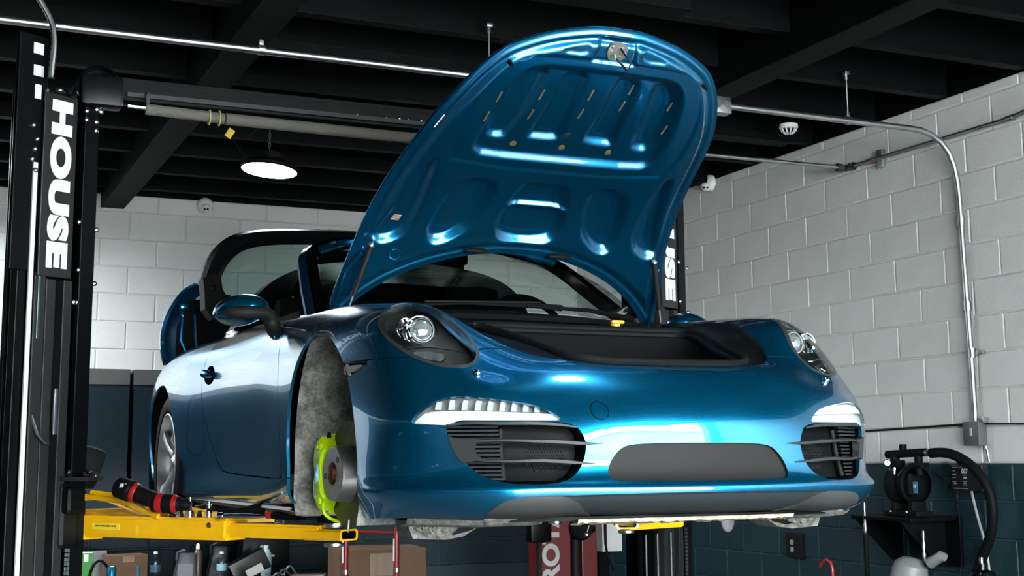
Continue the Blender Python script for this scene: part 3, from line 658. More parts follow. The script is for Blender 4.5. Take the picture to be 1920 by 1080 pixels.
def bon_h(xs):
    o = poly_sdf(BOUT, xs); h = .021*sst(o, -.062, -.030)-.0065*np.exp(-((o+.022)/.0075)**2)
    h += .005*sst(-poly_sdf(U2, xs), -.004, .006)*1.0
    h += .024*sst(-poly_sdf(fU, xs), -.002, .030)
    for P, d, w in ((p1, .022, .027), (sym(p1), .022, .027), (p2, .022, .027), (sym(p2), .022, .027), (L1, .030, .040), (sym(L1), .030, .040), (CC, .030, .042), (W1, .026, .034), (sym(W1), .026, .034)):
        q = -poly_sdf(P, xs); h += d*sst(q, -.003, w)+.0035*sst(q, w+.010, w+.014)
    x, s = xs[:, 0], xs[:, 1]
    h -= .018*np.exp(-((s-.507)/.011)**2)*sst(-np.abs(x), -.125, -.105)
    h += .012*sst(-poly_sdf(LB, xs), 0, .012)+.006*sst(-poly_sdf(TR, xs), 0, .008)+.006*sst(-poly_sdf(sym(TR), xs), 0, .008)
    return h
def bon_sheet(dx, hf):
    xs = np.arange(-.70, .701, dx); ss = np.arange(-.02, 1.36, dx); X, Y = np.meshgrid(xs, ss, indexing='ij'); P = np.stack([X.ravel(), Y.ravel()], 1)
    keep = poly_sdf(BOUT, P) < dx*2.2
    b = bmesh.new(); V = np.full(len(P), None, dtype=object)
    for i in np.where(keep)[0]: V[i] = b.verts.new((P[i, 0], P[i, 1], 0))
    V = V.reshape(X.shape)
    for i in range(len(xs)-1):
        for j in range(len(ss)-1):
            q = [V[i, j], V[i+1, j], V[i+1, j+1], V[i, j+1]]
            if all(v is not None for v in q): b.faces.new(q)
    fn = lambda p: np.clip(poly_sdf(BOUT, p[:, :2]), -.2, .2)
    c = carve(b, fn); b.free(); p = co_np(c)[:, :2]; pos = BP(p[:, 0], p[:, 1], hf(p))
    for v, q in zip(c.verts, pos): v.co = q
    return c
bon = empty('bonnet', (0, 0, 0)); bon.parent = car; bon['label'] = 'open blue bonnet seen from its pressed inner side'
inn = bon_sheet(.0058, bon_h); me = fin(inn, False); me.flip_normals(); link('inner_panel', me, PAINT_IN, bon, smooth=0).data.shade_smooth()
def out_h(p):
    o = -poly_sdf(BOUT, p); return .0255+.045*(1-np.exp(-np.clip(o, 0, 1)/.16))
sk = bon_sheet(.014, out_h); solid(sub('outer_skin', sk, PAINT, bon), .0045, -1)
def bpt(x, s, h=0): return Vector(BP(np.float64(x), np.float64(s), np.float64(h)))
def bframe(x, s):
    o = bpt(x, s); ev = (bpt(x, s+.01)-o).normalized(); eu = Vector((1, 0, 0)); return o, eu, ev, ev.cross(eu)   # en = outward
o, eu, ev, en = bframe(.0, 1.262)
p = B(); p.prism(smooth_poly([(-.034, -.012), (-.02, -.034), (.02, -.034), (.036, -.012), (.034, .018), (.018, .03), (-.02, .03), (-.034, .014)], 1), o, eu, ev, en, .004, .012)
for q in ((-.018, .012), (.018, .012), (-.015, -.016), (.016, -.018)): p.cyl(o+eu*q[0]+ev*q[1]+en*.006, o+eu*q[0]+ev*q[1]-en*.001, .006, 8)
p.obj('latch_plate', mat('latch_plating', (.30, .28, .24), .4, .9), bon, 'zinc latch striker plate')
p = B(); p.tube([o+eu*q[0]+ev*q[1]-en*q[2] for q in ((-.014, -.006, 0), (-.012, -.012, .035), (.006, -.02, .085), (.030, -.012, .050), (.006, .014, .0))], .0042, 8); p.obj('latch_hook', CHROME, bon)
for k, (x, s) in enumerate([(-.357, 1.182), (.357, 1.182)]):
    a = bpt(x, s, .002); o, eu, ev, en = bframe(x, s); p = B(); p.cyl(a, a-en*.018, .008, 12, .007); p.cyl(a-en*.018, a-en*.026, .006, 12); p.obj('rubber_stop', RUBBER, bon)
for x, s in [(-.345, 1.04), (-.357, .95), (-.19, 1.05), (-.195, .957), (-.018, 1.07), (-.02, .985), (.13, 1.10), (.128, 1.02), (.30, 1.05), (.32, .95)]:
    hh = float(bon_h(np.array([[x, s]]))[0]); p = B(); q = [bpt(x-.002, s-.022, hh-.001), bpt(x+.002, s+.022, hh-.001)]; p.tube(q, [.0035, .0035], 8); p.obj('drain_slot', mat('wax_brown', (.075, .058, .026), .6), bon)
for x, s in [(-.2, .805), (-.018, .808), (.165, .805)]:
    hh = float(bon_h(np.array([[x, s]]))[0]); o, eu, ev, en = bframe(x, s); p = B(); a = bpt(x, s, hh); p.cyl(a-en*.003, a+en*.004, .012, 14); p.obj('wax_plug', mat('wax_brown', (.075, .058, .026), .6), bon)
for x, s in [(-.168, .302), (.168, .298)]:
    o, eu, ev, en = bframe(x, s); p = B(); p.tube([bpt(x-.045, s, -.003), bpt(x-.02, s+.004, -.006), bpt(x+.02, s+.004, -.006), bpt(x+.045, s, -.003)], [.005, .010, .010, .005], 10); p.cyl(bpt(x, s+.002, -.010), bpt(x, s+.002, -.02), .004, 8); p.obj('hinge_buffer', RUBBER, bon)
p = B(); o, eu, ev, en = bframe(-.475, .267); p.lathe([(.024, 0), (.022, -.004), (.018, 0), (.016, .006)], bpt(-.475, .267), en, 24); p.obj('tool_hole', PAINT_IN, bon)
o, eu, ev, en = bframe(-.497, .404); hh = float(bon_h(np.array([[-.497, .404]]))[0])
p = B(); p.box((0, 0, 0), (.064, .030, .0008)); lab = p.me(); T = Matrix((eu, ev, en)).transposed().to_4x4(); T.translation = bpt(-.497, .404, hh-.0012); lab.transform(T); lo = link('warning_label', lab, mat('black_label', (.01, .01, .01), .5), bon, label='black warning label with rows of tiny pale print', smooth=0)
pm = B()
for r in range(6):
    x = -.027
    while x < .026:
        w = random.uniform(.003, .009); pm.box((x+w/2, .0105-r*.0042, 0), (w, .0014, .0004)); x += w+.0015
pm = pm.me(); T.translation = bpt(-.497, .404, hh-.0020); pm.transform(T); link('label_print', pm, mat('pale_print', (.75, .62, .50), .6), lo, smooth=0)
o, eu, ev, en = bframe(-.495, .90); st = B(); dirv = (bpt(-.489, .931)-bpt(-.501, .868)).normalized()
for k in range(5): st.box(bpt(-.509+.0030*k, .866+.0135*k, .0175), (.012, .012, .0008), Matrix((eu, ev, en)).transposed())
st.obj('chassis_sticker', WHITE, bon, 'small white barcode sticker', smooth=0)
for s in (-1, 1):
    a, b_ = bpt(s*.572, .30, -.006), Vector((s*.632, 1.34, .872)); m = a.lerp(b_, .78); p = B(); p.cyl(a, a.lerp(b_, .14), .012, 12, .010); p.cyl(a.lerp(b_, .14), m, .0095, 12); p.obj('gas_strut', GREYP, bon)
    p = B(); p.cyl(m, b_, .004, 8); p.sphere(a, .012); p.obj('strut_rod', STEEL, bon)
    p = B(); h0 = Vector((s*.64, 1.47, .83)); p.tube([h0, Vector((s*.645, 1.44, .90)), bpt(s*.632, .20, .0), bpt(s*.60, .265, -.004)], [.012, .012, .010, .008], 8); p.obj('bonnet_hinge', PAINT_IN, bon)
# ---------------------------------------------------------------- front boot well
lvl = S[S[:, -1, 1] < 1.53][:, -1]
ring = spl([(0, .232, .622), (.16, .233, .623), (.255, .240, .628), (.300, .272, .638), (.335, .40, .676), (.372, .58, .728), (.396, .69, .757), (.385, .755, .770), (.33, .785, .774), (.2, .80, .775), (0, .805, .775)], 60)
p = B()
for s in (-1, 1):
    n = len(lvl); G = []
    for i, q in enumerate(lvl):
        r = ring[min(59, int(i/(n-1)*44))] if q[1] < .9 else np.array([.385-.0*q[1], min(max(.76, q[1]-.1), 1.35), .775+.04*(q[1]-.9)])
        a, c = Vector((s*q[0], q[1], q[2])), Vector((s*r[0], r[1], r[2]))
        G.append([a, a+Vector((-s*.006, .002, -.012)), a.lerp(c, .25)+Vector((0, 0, -.020)), a.lerp(c, .7)+Vector((0, 0, -.012)), c+Vector((0, 0, -.004))])
    p.grid(G)
p.grid([[(s*.40, .80+.5*j/5, .77+.06*j/5-(.01 if 0 < j < 5 else 0)) for s in np.linspace(-1, 1, 9)] for j in range(6)])
solid(p.obj('boot_surround', BLACKP, car, 'black plastic boot surround', recalc=False), .004)
p = B(); p.tube([(x, y, z+.004) for x, y, z in ring]+[(-x, y, z+.004) for x, y, z in ring[-2:0:-1]], .0125, 10, closed=True); p.tube([(x*.96, .5+(y-.5)*.95, z-.012) for x, y, z in ring]+[(-x*.96, .5+(y-.5)*.95, z-.012) for x, y, z in ring[-2:0:-1]], .012, 8, closed=True); p.obj('boot_seal', RUBBER, car, 'thick black rubber boot seal')
p = B(); rr = [(x*.94, .5+(y-.5)*.93, z) for x, y, z in ring]+[(-x*.94, .5+(y-.5)*.93, z) for x, y, z in ring[-2:0:-1]]
p.grid([[(x*(1-.10*k/4), .5+(y-.5)*(1-.10*k/4), z-.02-(z-.36)*k/4) for x, y, z in rr+rr[:1]] for k in range(5)]); p.bm.faces.new([p.bm.verts.new((x*.9, .5+(y-.5)*.9, .345)) for x, y, z in rr]); p.obj('boot_tub', ALCANT, car, recalc=False)
# cowl, wipers
p = B(); P0 = spl([(0, 1.18, .815), (.3, 1.21, .815), (.5, 1.28, .815), (.64, 1.40, .82)], 14); P1 = spl([(0, 1.31, .885), (.3, 1.34, .880), (.52, 1.42, .872), (.69, 1.53, .862)], 14)
for s in (-1, 1): p.grid([[Vector((s*a[0], a[1], a[2])).lerp(Vector((s*b[0], b[1], b[2])), t)+Vector((0, 0, .012*math.sin(math.pi*t))) for t in np.linspace(0, 1, 6)] for a, b in zip(P0, P1)])
p.grid([[(x, y, .80-.03*k) for x in np.linspace(-.62, .62, 8)] for k, y in ((0, 1.0), (1, 1.1), (0, 1.2))])
solid(p.obj('cowl_panel', BLACKP, car, recalc=False), .006)
p = B(); p.tube([(-.45, 1.375, .898), (-.2, 1.335, .915), (.1, 1.328, .914), (.2, 1.33, .910)], [.006, .008, .010, .012], 8); p.box((-.12, 1.325, .920), (.46, .010, .006), Matrix.Rotation(-.03, 3, 'Y')); p.obj('wiper', RUBBER, car)
p = B(); p.tube([(.05, 1.318, .910), (.32, 1.345, .908), (.56, 1.44, .892)], [.006, .008, .012], 8); p.obj('wiper', RUBBER, car)
p = B(); p.cyl((.275, 1.05, .79), (.275, 1.05, .832), .018, 12); p.box((.275, 1.035, .832), (.05, .02, .012), bev=.004); p.obj('filler_cap', YELLOW, car, 'small yellow filler cap')
p = B(); p.tube([(-.5, 1.22, .85), (-.1, 1.16, .848), (.25, 1.17, .846), (.52, 1.27, .845)], .012, 8); p.obj('cowl_seal', RUBBER, car)
# ---------------------------------------------------------------- windscreen, pillars, roll hoop
WB = [(0, 1.31, .888), (.3, 1.34, .884), (.52, 1.42, .876), (.68, 1.515, .868)]; WT = [(0, 2.10, 1.265), (.25, 2.125, 1.258), (.40, 2.14, 1.238), (.54, 2.08, 1.190)]
wb_, wt_ = spl(WB, 16), spl(WT, 16)
p = B(); G = [[Vector(a).lerp(Vector(b), t)+Vector((0, -.02, .035))*math.sin(math.pi*t) for t in np.linspace(0, 1, 12)] for a, b in zip(np.concatenate([wb_[:0:-1]*[-1, 1, 1], wb_]), np.concatenate([wt_[:0:-1]*[-1, 1, 1], wt_]))]
p.grid(G); p.obj('windscreen', GLASSW, car, 'tinted windscreen', recalc=False)
for s in (-1, 1):
    p = B(); A = spl([(.692, 1.504, .832), (.665, 1.651, .915), (.64, 1.795, 1.003), (.61, 1.945, 1.097), (.585, 2.046, 1.161), (.56, 2.09, 1.192), (.50, 2.13, 1.224), (.40, 2.16, 1.252)], 28)
    G = []
    for i, q in enumerate(A):
        w = .030; c = Vector((s*q[0], q[1], q[2])); o1, o2 = Vector((s*.026, .026, .004)), Vector((-s*.034, -.018, .014))
        G.append([c+o1+Vector((0, .02, -.01)), c+o1, c+Vector((0, -.012, .018)), c+o2, c+o2+Vector((-s*.01, .05, -.03)), c+o1+Vector((-s*.02, .06, -.025)), c+o1+Vector((0, .02, -.01))])
    p.grid(G); p.obj('pillar_trim', GLOSSB, car)
    p = B(); p.grid([[g[0]+Vector((s*.002, .004, 0)), g[1]+Vector((s*.004, 0, .001)), g[1].lerp(g[2], .75)+Vector((s*.001, -.003, .003)), g[0].lerp(g[1], .5)+Vector((-s*.01, .01, -.004)), g[0]+Vector((s*.002, .004, 0))] for g in G]); p.obj('windscreen_pillar', PAINT, car)
    p = B(); p.tube([Vector((s*(q[0]+.018), q[1]+.045, q[2]-.004)) for q in A[:21]], .006, 8); p.obj('pillar_seal', mat('seal_grey', (.10, .10, .10), .3), car)
    p = B(); p.tube([(s*.655, 1.52, .872), (s*.69, 1.46, .866), (s*.71, 1.41, .858)], [.012, .010, .004], 8); p.obj('pillar_foot_trim', STEEL, car)
p = B(); p.tube([Vector(q) for q in np.concatenate([wt_[:0:-1]*[-1, 1, 1], wt_])], .024, 10); p.obj('windscreen_header', PAINT, car)
def hoop(out, w0, w1, y_off, name, m, label=None):
    p = B(); H = spl(out, 30); H = np.concatenate([H[:0:-1]*[-1, 1, 1], H]); n = len(H); G = []
    for i, q in enumerate(H):
        t = abs(i-(n-1)/2)/((n-1)/2); r = Vector((0, 0, .75)); c = Vector(q); d = (r-Vector((c.x, 0, c.z))).normalized(); w = w0+(w1-w0)*t**2
        G.append([c, c+d*w+Vector((0, .01, 0)), c+d*w+Vector((0, y_off, 0)), c+Vector((0, y_off, 0)), c])
    p.grid(G); return p.obj(name, m, car, label)
hoop([(0, 2.56, 1.245), (.3, 2.57, 1.225), (.5, 2.59, 1.18), (.60, 2.61, 1.12), (.68, 2.65, 1.02), (.755, 2.70, .88)], .10, .13, .14, 'roll_hoop', GLOSSB, 'black roll-over hoop behind the seats')
p = B(); p.box((.075, 3.05, 1.12), (.79, .24, .46), bev=.05); p.obj('folded_roof', ALCANT, car)
# interior
p = B(); p.grid([[(x, y, z-(.03 if abs(x) > .55 else 0)) for x in np.linspace(-.66, .66, 10)] for y, z in ((1.40, .872), (1.62, .90), (1.80, .895), (1.84, .84), (1.82, .62))]); solid(p.obj('dashboard', ALCANT, car), .01)
p = B(); c = Vector((.36, 2.0, .87)); ax = Vector((0, .92, -.38)); u = Vector((1, 0, 0)); v = ax.cross(u).normalized()
p.tube([c+(u*math.cos(a)+v*math.sin(a))*.185 for a in np.linspace(0, 2*math.pi, 33)[:-1]], .015, 8, closed=True); p.box(c+ax*.01, (.16, .05, .10), bev=.03); p.tube([c-u*.18, c+u*.18], .016, 8); p.tube([c, c-v*.17], .016, 8); p.obj('steering_wheel', ALCANT, car)
for s in (-1, 1):
    st = empty('seat', (0, 0, 0)); st.parent = car
    p = B(); p.box((s*.36, 2.22, .52), (.48, .52, .16), bev=.06); p.obj('seat_cushion', ALCANT, st)
    p = B(); p.box((s*.36, 2.52, .80), (.46, .14, .52), Matrix.Rotation(-.25, 3, 'X'), bev=.06); p.obj('seat_back', ALCANT, st)
    p = B(); p.box((s*.36, 2.60, 1.06), (.26, .12, .17), Matrix.Rotation(-.2, 3, 'X'), bev=.05); p.obj('head_restraint', ALCANT, st)
p = B(); p.box((0, 2.5, .36), (1.56, 2.3, .08)); p.box((0, 2.84, .68), (1.40, .10, .50), bev=.03); p.grid([[(x, y, z) for x in np.linspace(-.70, .70, 9)] for y, z in ((2.86, .90), (3.0, .93), (3.4, .93), (3.9, .88), (4.22, .80))]); p.box((0, 1.85, .55), (1.4, .06, .5)); p.obj('cabin_tub', ALCANT, car)
for s in (-1, 1):
    p = B(); p.grid([[(s*(.755-.03*k), y, .885-.16*k) for k in range(3)] for y in np.linspace(1.55, 2.75, 8)]); solid(p.obj('door_card', ALCANT, car), .01, 0)
p = B(); p.box((0, 2.02, 1.19), (.20, .02, .06), bev=.012); p.cyl((0, 2.02, 1.22), (0, 2.04, 1.25), .012); p.obj('interior_mirror', ALCANT, car)
# door mirrors
for s in (-1, 1):
    mr = empty('door_mirror', (0, 0, 0)); mr.parent = car
    p = B(); bm_ = bmesh.new(); bmesh.ops.create_uvsphere(bm_, u_segments=32, v_segments=20, radius=1)
    for q in bm_.verts:
        x, y, z = q.co; zz = z*.064 if z > 0 else z*.052; xx = x*.102*(1-.12*max(0, -z)); yy = y*(.095 if y < 0 else .03); q.co = Vector((s*(.943+xx), 1.640+yy, .884+zz-.012*x))
    p.take(bm_); p.obj('mirror_shell', PAINT, mr)
    p = B(); p.tube([Vector(q) for q in spl([(s*1.022, 1.570, .873), (s*.97, 1.548, .872), (s*.90, 1.552, .874), (s*.862, 1.565, .868), (s*.846, 1.575, .842), (s*.832, 1.570, .812), (s*.80, 1.54, .795), (s*.775, 1.50, .80)], 24)], [.006, .017, .021, .022, .023, .024, .024, .024, .024, .024, .025, .026, .027, .028, .029, .030, .030, .031, .031, .031, .031, .030, .030, .028], 12); p.obj('mirror_arm', GREYP, mr, 'black mirror arm')
    p = B(); p.sphere((s*.80, 1.53, .785), .03, sc=(1.6, 1.3, .7)); p.obj('mirror_foot', PAINT, mr)
# raised rear glass dome
dome = empty('rear_window_dome', (0, 0, 0)); dome.parent = car; dome['label'] = 'raised rear glass dome with black frame'
AO = spl([(0, 3.47, 1.532), (.30, 3.48, 1.522), (.50, 3.50, 1.500), (.60, 3.51, 1.462), (.66, 3.53, 1.40), (.70, 3.55, 1.31), (.715, 3.56, 1.245)], 36); AO = np.concatenate([AO[:0:-1]*[-1, 1, 1], AO])
def inset(q, k): c = np.array([0, q[1], 1.02]); return c+(q-c)*k
p = B(); p.grid([[Vector(q), Vector(inset(q, .975))+Vector((0, -.03, 0)), Vector(inset(q, .90))+Vector((0, -.01, 0)), Vector(inset(q, .86))+Vector((0, .06, 0)), Vector(inset(q, .93))+Vector((0, .10, 0)), Vector(q)+Vector((0, .05, .0)), Vector(q)] for q in AO]); p.obj('dome_frame', BLACKP, dome)
p = B(); n = len(AO); G = []
for i, q in enumerate(AO):
    a = inset(q, .90); e = np.array([q[0]*.93, 4.28-.12*(abs(q[0])/.7)**2, 1.02+(q[2]-1.245)*.05]); m = (a+e)/2+np.array([0, .06, .10])*(1-(abs(q[0])/.75)**4)
    G.append(spl([a, m, e], 10))
p.grid(G); p.obj('dome_glass', GLASSD, dome, 'green tinted glass', recalc=False)
for s in (-1, 1):
    P = [(.715, 1.25), (.66, 1.28), (.625, 1.26), (.615, 1.20), (.60, 1.175), (.572, 1.168), (.60, 1.15), (.63, 1.12), (.615, 1.06), (.66, 1.05), (.70, 1.10), (.705, 1.18)]
    p = B(); p.prism(P, (0, 3.50, 0), (s, 0, 0), (0, 0, 1), (0, 1, 0), 0, .12); p.obj('dome_hinge', DEEP, dome)
    p = B(); p.box((s*.67, 3.49, 1.20), (.03, .02, .03), bev=.006); p.cyl((s*.66, 3.5, 1.26), (s*.66, 3.48, 1.26), .012); p.tube([(s*.62, 3.49, 1.16), (s*.58, 3.48, 1.165)], .006, 6); p.obj('hinge_bolt', BLACKP, dome)
    OUT = spl([(.655, 1.285), (.705, 1.255), (.755, 1.195), (.80, 1.11), (.823, 1.01), (.82, .93), (.80, .85)], 20)
    p = B(); p.grid([[Vector((s*x, 4.03, z)), Vector((s*x, 4.0, z)), Vector((s*(x-.010), 3.988, z-.002)), Vector((s*(x-.030), 4.05, z-.006)), Vector((s*(x-.09), 4.10, z-.02)), Vector((s*max(.40, x-.20), 4.10, max(.86, z-.05)))] for x, z in OUT])
    solid(p.obj('lid_side_panel', PAINT_IN, dome, recalc=False), .012, 0)
    p = B(); p.tube([(s*.735, 4.0, 1.13), (s*.72, 3.99, 1.10), (s*.725, 3.99, .98), (s*.69, 3.98, .90)], .010, 8); p.tube([(s*.66, 3.99, 1.12), (s*.655, 3.98, 1.0), (s*.645, 3.97, .90)], .010, 8); p.box((s*.71, 3.99, 1.16), (.05, .03, .03), bev=.008); p.obj('lid_stay', PAINT_IN, dome)
    p = B(); p.grid([[(s*(.745-.06*k-.02*max(0, 3-j)), 4.0, 1.20-.052*j) for k in range(6)] for j in range(7)]); solid(p.obj('lid_shade_liner', DEEP, dome), .01, 0)  # black sheet stands in for the shade inside the lid
p = B(); p.grid([[(x, 3.9+.38*j/4, .93-.12*(j/4)**2+.0*x) for x in np.linspace(-.68, .68, 9)] for j in range(5)]); solid(p.obj('rear_lid', PAINT_IN, dome), .02)
p = B(); p.box((-.752, 2.60, .885), (.05, .10, .03), Matrix.Rotation(.2, 3, 'Y'), bev=.004); p.box((-.78, 2.6, .895), (.006, .035, .012)); p.obj('window_corner_trim', STEEL, car)
# ================================================================ THE ROOM
XR, YB, XL = 3.15, 7.0, -4.3
FZ = -ZC
ZT = 2.315                                    # where the white paint stops under the black ceiling
def struct(name, b, m, smooth=0):
    o = b.obj(name, m, loc=(0, 0, 0), smooth=smooth); o['kind'] = 'structure'; return o
b = B(); b.box(((XL+XR)/2, (FRONT_Y+YB)/2, FZ-.05), (XR-XL+.6, YB-FRONT_Y+.6, .1)); floor = struct('floor', b, FLOOR)
b = B(); b.box((0, FRONT_Y-6.2, FZ-.09), (24, 11.6, .1)); struct('floor_driveway', b, ASPH)
b = B(); b.box((0, FRONT_Y-15.5, FZ+2.6), (40, .4, 5.2)); b.box((0, FRONT_Y-15.2, FZ+5.25), (40.4, .9, .16)); struct('wall_opposite', b, mat('opposite_render', (.36, .36, .35), .8, var=.1, vscale=.5))  # unseen building added to narrow the bright sky mirrored in the bumper
def two_tone(b, c0, c1, axis):
    lo, hi = Vector(c0), Vector(c1)
    for z0, z1, mi in ((FZ, .311, 1), (.311, ZT, 0), (ZT, 2.6, 2)):
        b.box(((lo.x+hi.x)/2, (lo.y+hi.y)/2, (z0+z1)/2), (hi.x-lo.x, hi.y-lo.y, z1-z0), mi=mi)
WM = [MORTARW, MORTARB, CEIL]
b = B(); two_tone(b, (XR+.006, FRONT_Y, 0), (XR+.25, YB+.25, 0), 0); wr = struct('wall_right', b, WM)
b = B(); two_tone(b, (XL-.25, YB+.006, 0), (XR, YB+.25, 0), 0); wbk = struct('wall_back', b, WM)
b = B()
for z0, z1, mi in ((FZ, .311, 1), (.311, 1.16, 0), (1.16, 2.6, 2)): b.box((XL-.125, (FRONT_Y+YB)/2, (z0+z1)/2), (.25, YB-FRONT_Y, z1-z0), mi=mi)  # black upper band added on the unseen wall to darken fender reflections
struct('wall_left', b, [WALLW, WALLB, CEIL])
b = B(); two_tone(b, (XL-.25, FRONT_Y-.25, 0), (DOOR_X0, FRONT_Y, 0), 0); two_tone(b, (DOOR_X1, FRONT_Y-.25, 0), (XR+.25, FRONT_Y, 0), 0)
b.box(((DOOR_X0+DOOR_X1)/2, FRONT_Y-.125, (DOOR_Z1+2.6)/2), (DOOR_X1-DOOR_X0, .25, 2.6-DOOR_Z1), mi=2); struct('wall_front', b, [WALLW, WALLB, CEIL])
def block_mesh(l, h, d, r):
    bm_ = bmesh.new(); bmesh.ops.create_cube(bm_, size=1)
    for v in bm_.verts: v.co = Vector((v.co.x*l, v.co.y*d, v.co.z*h))
    bmesh.ops.bevel(bm_, geom=bm_.edges[:], offset=r, segments=1, affect='EDGES'); me = bpy.data.meshes.new('block'); bm_.to_mesh(me); bm_.free(); return me
def lay(wall, along, L, p, z0, joint, s0, s1, k0, k1, plane, name='block'):
    W, D = block_mesh(L-.008, p-.008, .05, .005), block_mesh(L-.008, p-.008, .05, .005); W.materials.append(WALLW); D.materials.append(WALLB)
    WT_ = block_mesh(L-.008, ZT-(z0+p*(k1-1))-.008, .05, .005); WT_.materials.append(WALLW)
    if along == 'y':
        for m in (W, D, WT_): m.transform(Matrix.Rotation(math.pi/2, 4, 'Z'))
    for k in range(k0, k1):
        top = k == k1-1; zc = z0+p*(k+.5) if not top else (z0+p*k+ZT)/2
        a = joint+(L/2 if k % 2 else 0); i = math.floor((s0-a)/L)
        while a+i*L < s1:
            c = a+(i+.5)*L; i += 1; j = random.uniform(-.0012, .0012)
            o = bpy.data.objects.new(name, WT_ if top else (W if k >= 0 else D)); COL.objects.link(o); o.parent = wall
            o.location = (plane+.025+j, c, zc) if along == 'y' else (c, plane+.025+j, zc)
lay(wr, 'y', .4115, .1945, .311, 3.156-.4115*9, 1.5, 6.9, -5, 11, XR)
lay(wbk, 'x', .411, .2055, 1.164-.2055*4-.0, -.574, -1.75, 3.1, -4, 10, YB)
# ceiling: deck, joists across, two girders along
b = B(); b.box(((XL+XR)/2, .4, 2.62), (XR-XL+.6, 13.8, .06)); ceil = struct('ceiling', b, CEIL)
for i in range(22):
    y = 6.75-i*.61; g = B(); g.box(((XL+XR)/2, y, 2.45), (XR-XL, .07, .26), bev=.004); g.obj('joist', CEIL, ceil, smooth=0)
for x0, x1 in ((-.79, -.62), (1.66, 1.84)):
    g = B(); g.box(((x0+x1)/2, .4, 2.40), (x1-x0, 13.2, .38), bev=.006); g.obj('girder', CEIL, ceil, smooth=0)
for y, x0, x1, z in ((2.9, -.6, .35, 2.29), (1.7, .1, 1.0, 2.30), (3.6, 1.9, 2.9, 2.30), (4.9, 1.86, 3.1, 2.31)):
    g = B(); g.box(((x0+x1)/2, y, z), (x1-x0, .14, .05), bev=.004); g.obj('joist_cleat', CEIL, ceil, smooth=0)
# ================================================================ LAMPS
def ufo(loc, label, group=None, tilt=(0, 0), dm=None):
    l = empty('ceiling_lamp', loc, label, 'lamp', group); R_ = Matrix.Rotation(tilt[0], 3, 'X') @ Matrix.Rotation(tilt[1], 3, 'Y'); L0 = Vector(loc); ax = R_ @ Vector((0, 0, 1))
    p = B(); p.lathe([(.155, 0), (.163, .004), (.163, .02), (.12, .05), (.07, .06), (.07, .10), (.03, .11), (.001, .11)], L0, ax, 40); p.obj('lamp_housing', DEEP, l)
    p = B(); p.lathe([(.155, .001), (.10, -.002), (.001, -.003)], L0, ax, 40); p.obj('diffuser', dm or LAMP, l)
    for k in range(7):
        z = .125+k*.026; c = L0+Vector((0, 0, z)); h = B(); d = Vector((.006, 0, 0)) if k % 2 else Vector((0, .006, 0))
        h.tube([c+d*math.cos(a)+Vector((0, 0, .017*math.sin(a))) for a in np.linspace(0, 2*math.pi, 13)[:-1]], .0022, 6, closed=True); h.obj('chain_link', GALV, l)
    h = B(); z = .125+7*.026; h.tube([L0+Vector((0, 0, z)), L0+Vector((.012, 0, z+.01)), L0+Vector((0, 0, z+.03)), L0+Vector((0, 0, 2.33-loc[2]))], .003, 6); h.obj('ceiling_hook', GALV, l)
    return l
main = ufo((-.22, 4.2, 1.975), 'round white LED bay lamp hanging on a chain over the car roof', tilt=(math.radians(-2), math.radians(6)))
for k, P in enumerate([[(0, 0, .29), (-.05, 0, .30), (-.12, 0, .27), (-.18, .01, .265)], [(0, 0, .29), (-.06, .01, .26), (-.10, .02, .21), (-.13, .02, .19)], [(0, 0, .29), (.05, 0, .27), (.06, 0, .24), (.04, 0, .22)], [(.0, 0, .29), (.07, 0, .28), (.11, 0, .31)]]):
    p = B(); p.tube([Vector((-.22, 4.2, 1.975))+Vector(q) for q in P], .0025, 6); p.obj('wire', GREYP, main)
p = B(); p.tube([Vector(q) for q in ((-.31, 4.22, 2.0), (-.38, 4.22, 2.08), (-.445, 4.22, 2.17), (-.40, 4.22, 2.30))], .003, 6); p.obj('power_lead', DEEP, main)
p = B(); p.box((-.445, 4.215, 2.175), (.038, .004, .055), Matrix.Rotation(.55, 3, 'Y'), bev=.003); p.obj('cable_tag', YELLOWL, main, 'yellow tag on the lamp lead')
for x, y, z, lab in ((.12, .20, 2.10, 'round LED bay lamp above the bonnet, just out of the picture'), (-2.9, 4.4, 2.05, 'added LED fill lamp brightening the back wall from over the back left corner, out of the picture'), (-2.35, 5.7, 2.05, 'added LED fill lamp close to the back wall it brightens, out of the picture'), (-3.6, 6.0, 2.05, 'added LED fill lamp brightening the back wall from the far back left corner, out of the picture'), (-1.95, 5.9, 2.05, 'added LED fill lamp just left of the picture by the back wall')):
    ufo((x, y, z), lab, 'lamps beyond the frame', dm=LAMPD if y < 1 else None)  # back lamps are unseen additions that brighten the back wall
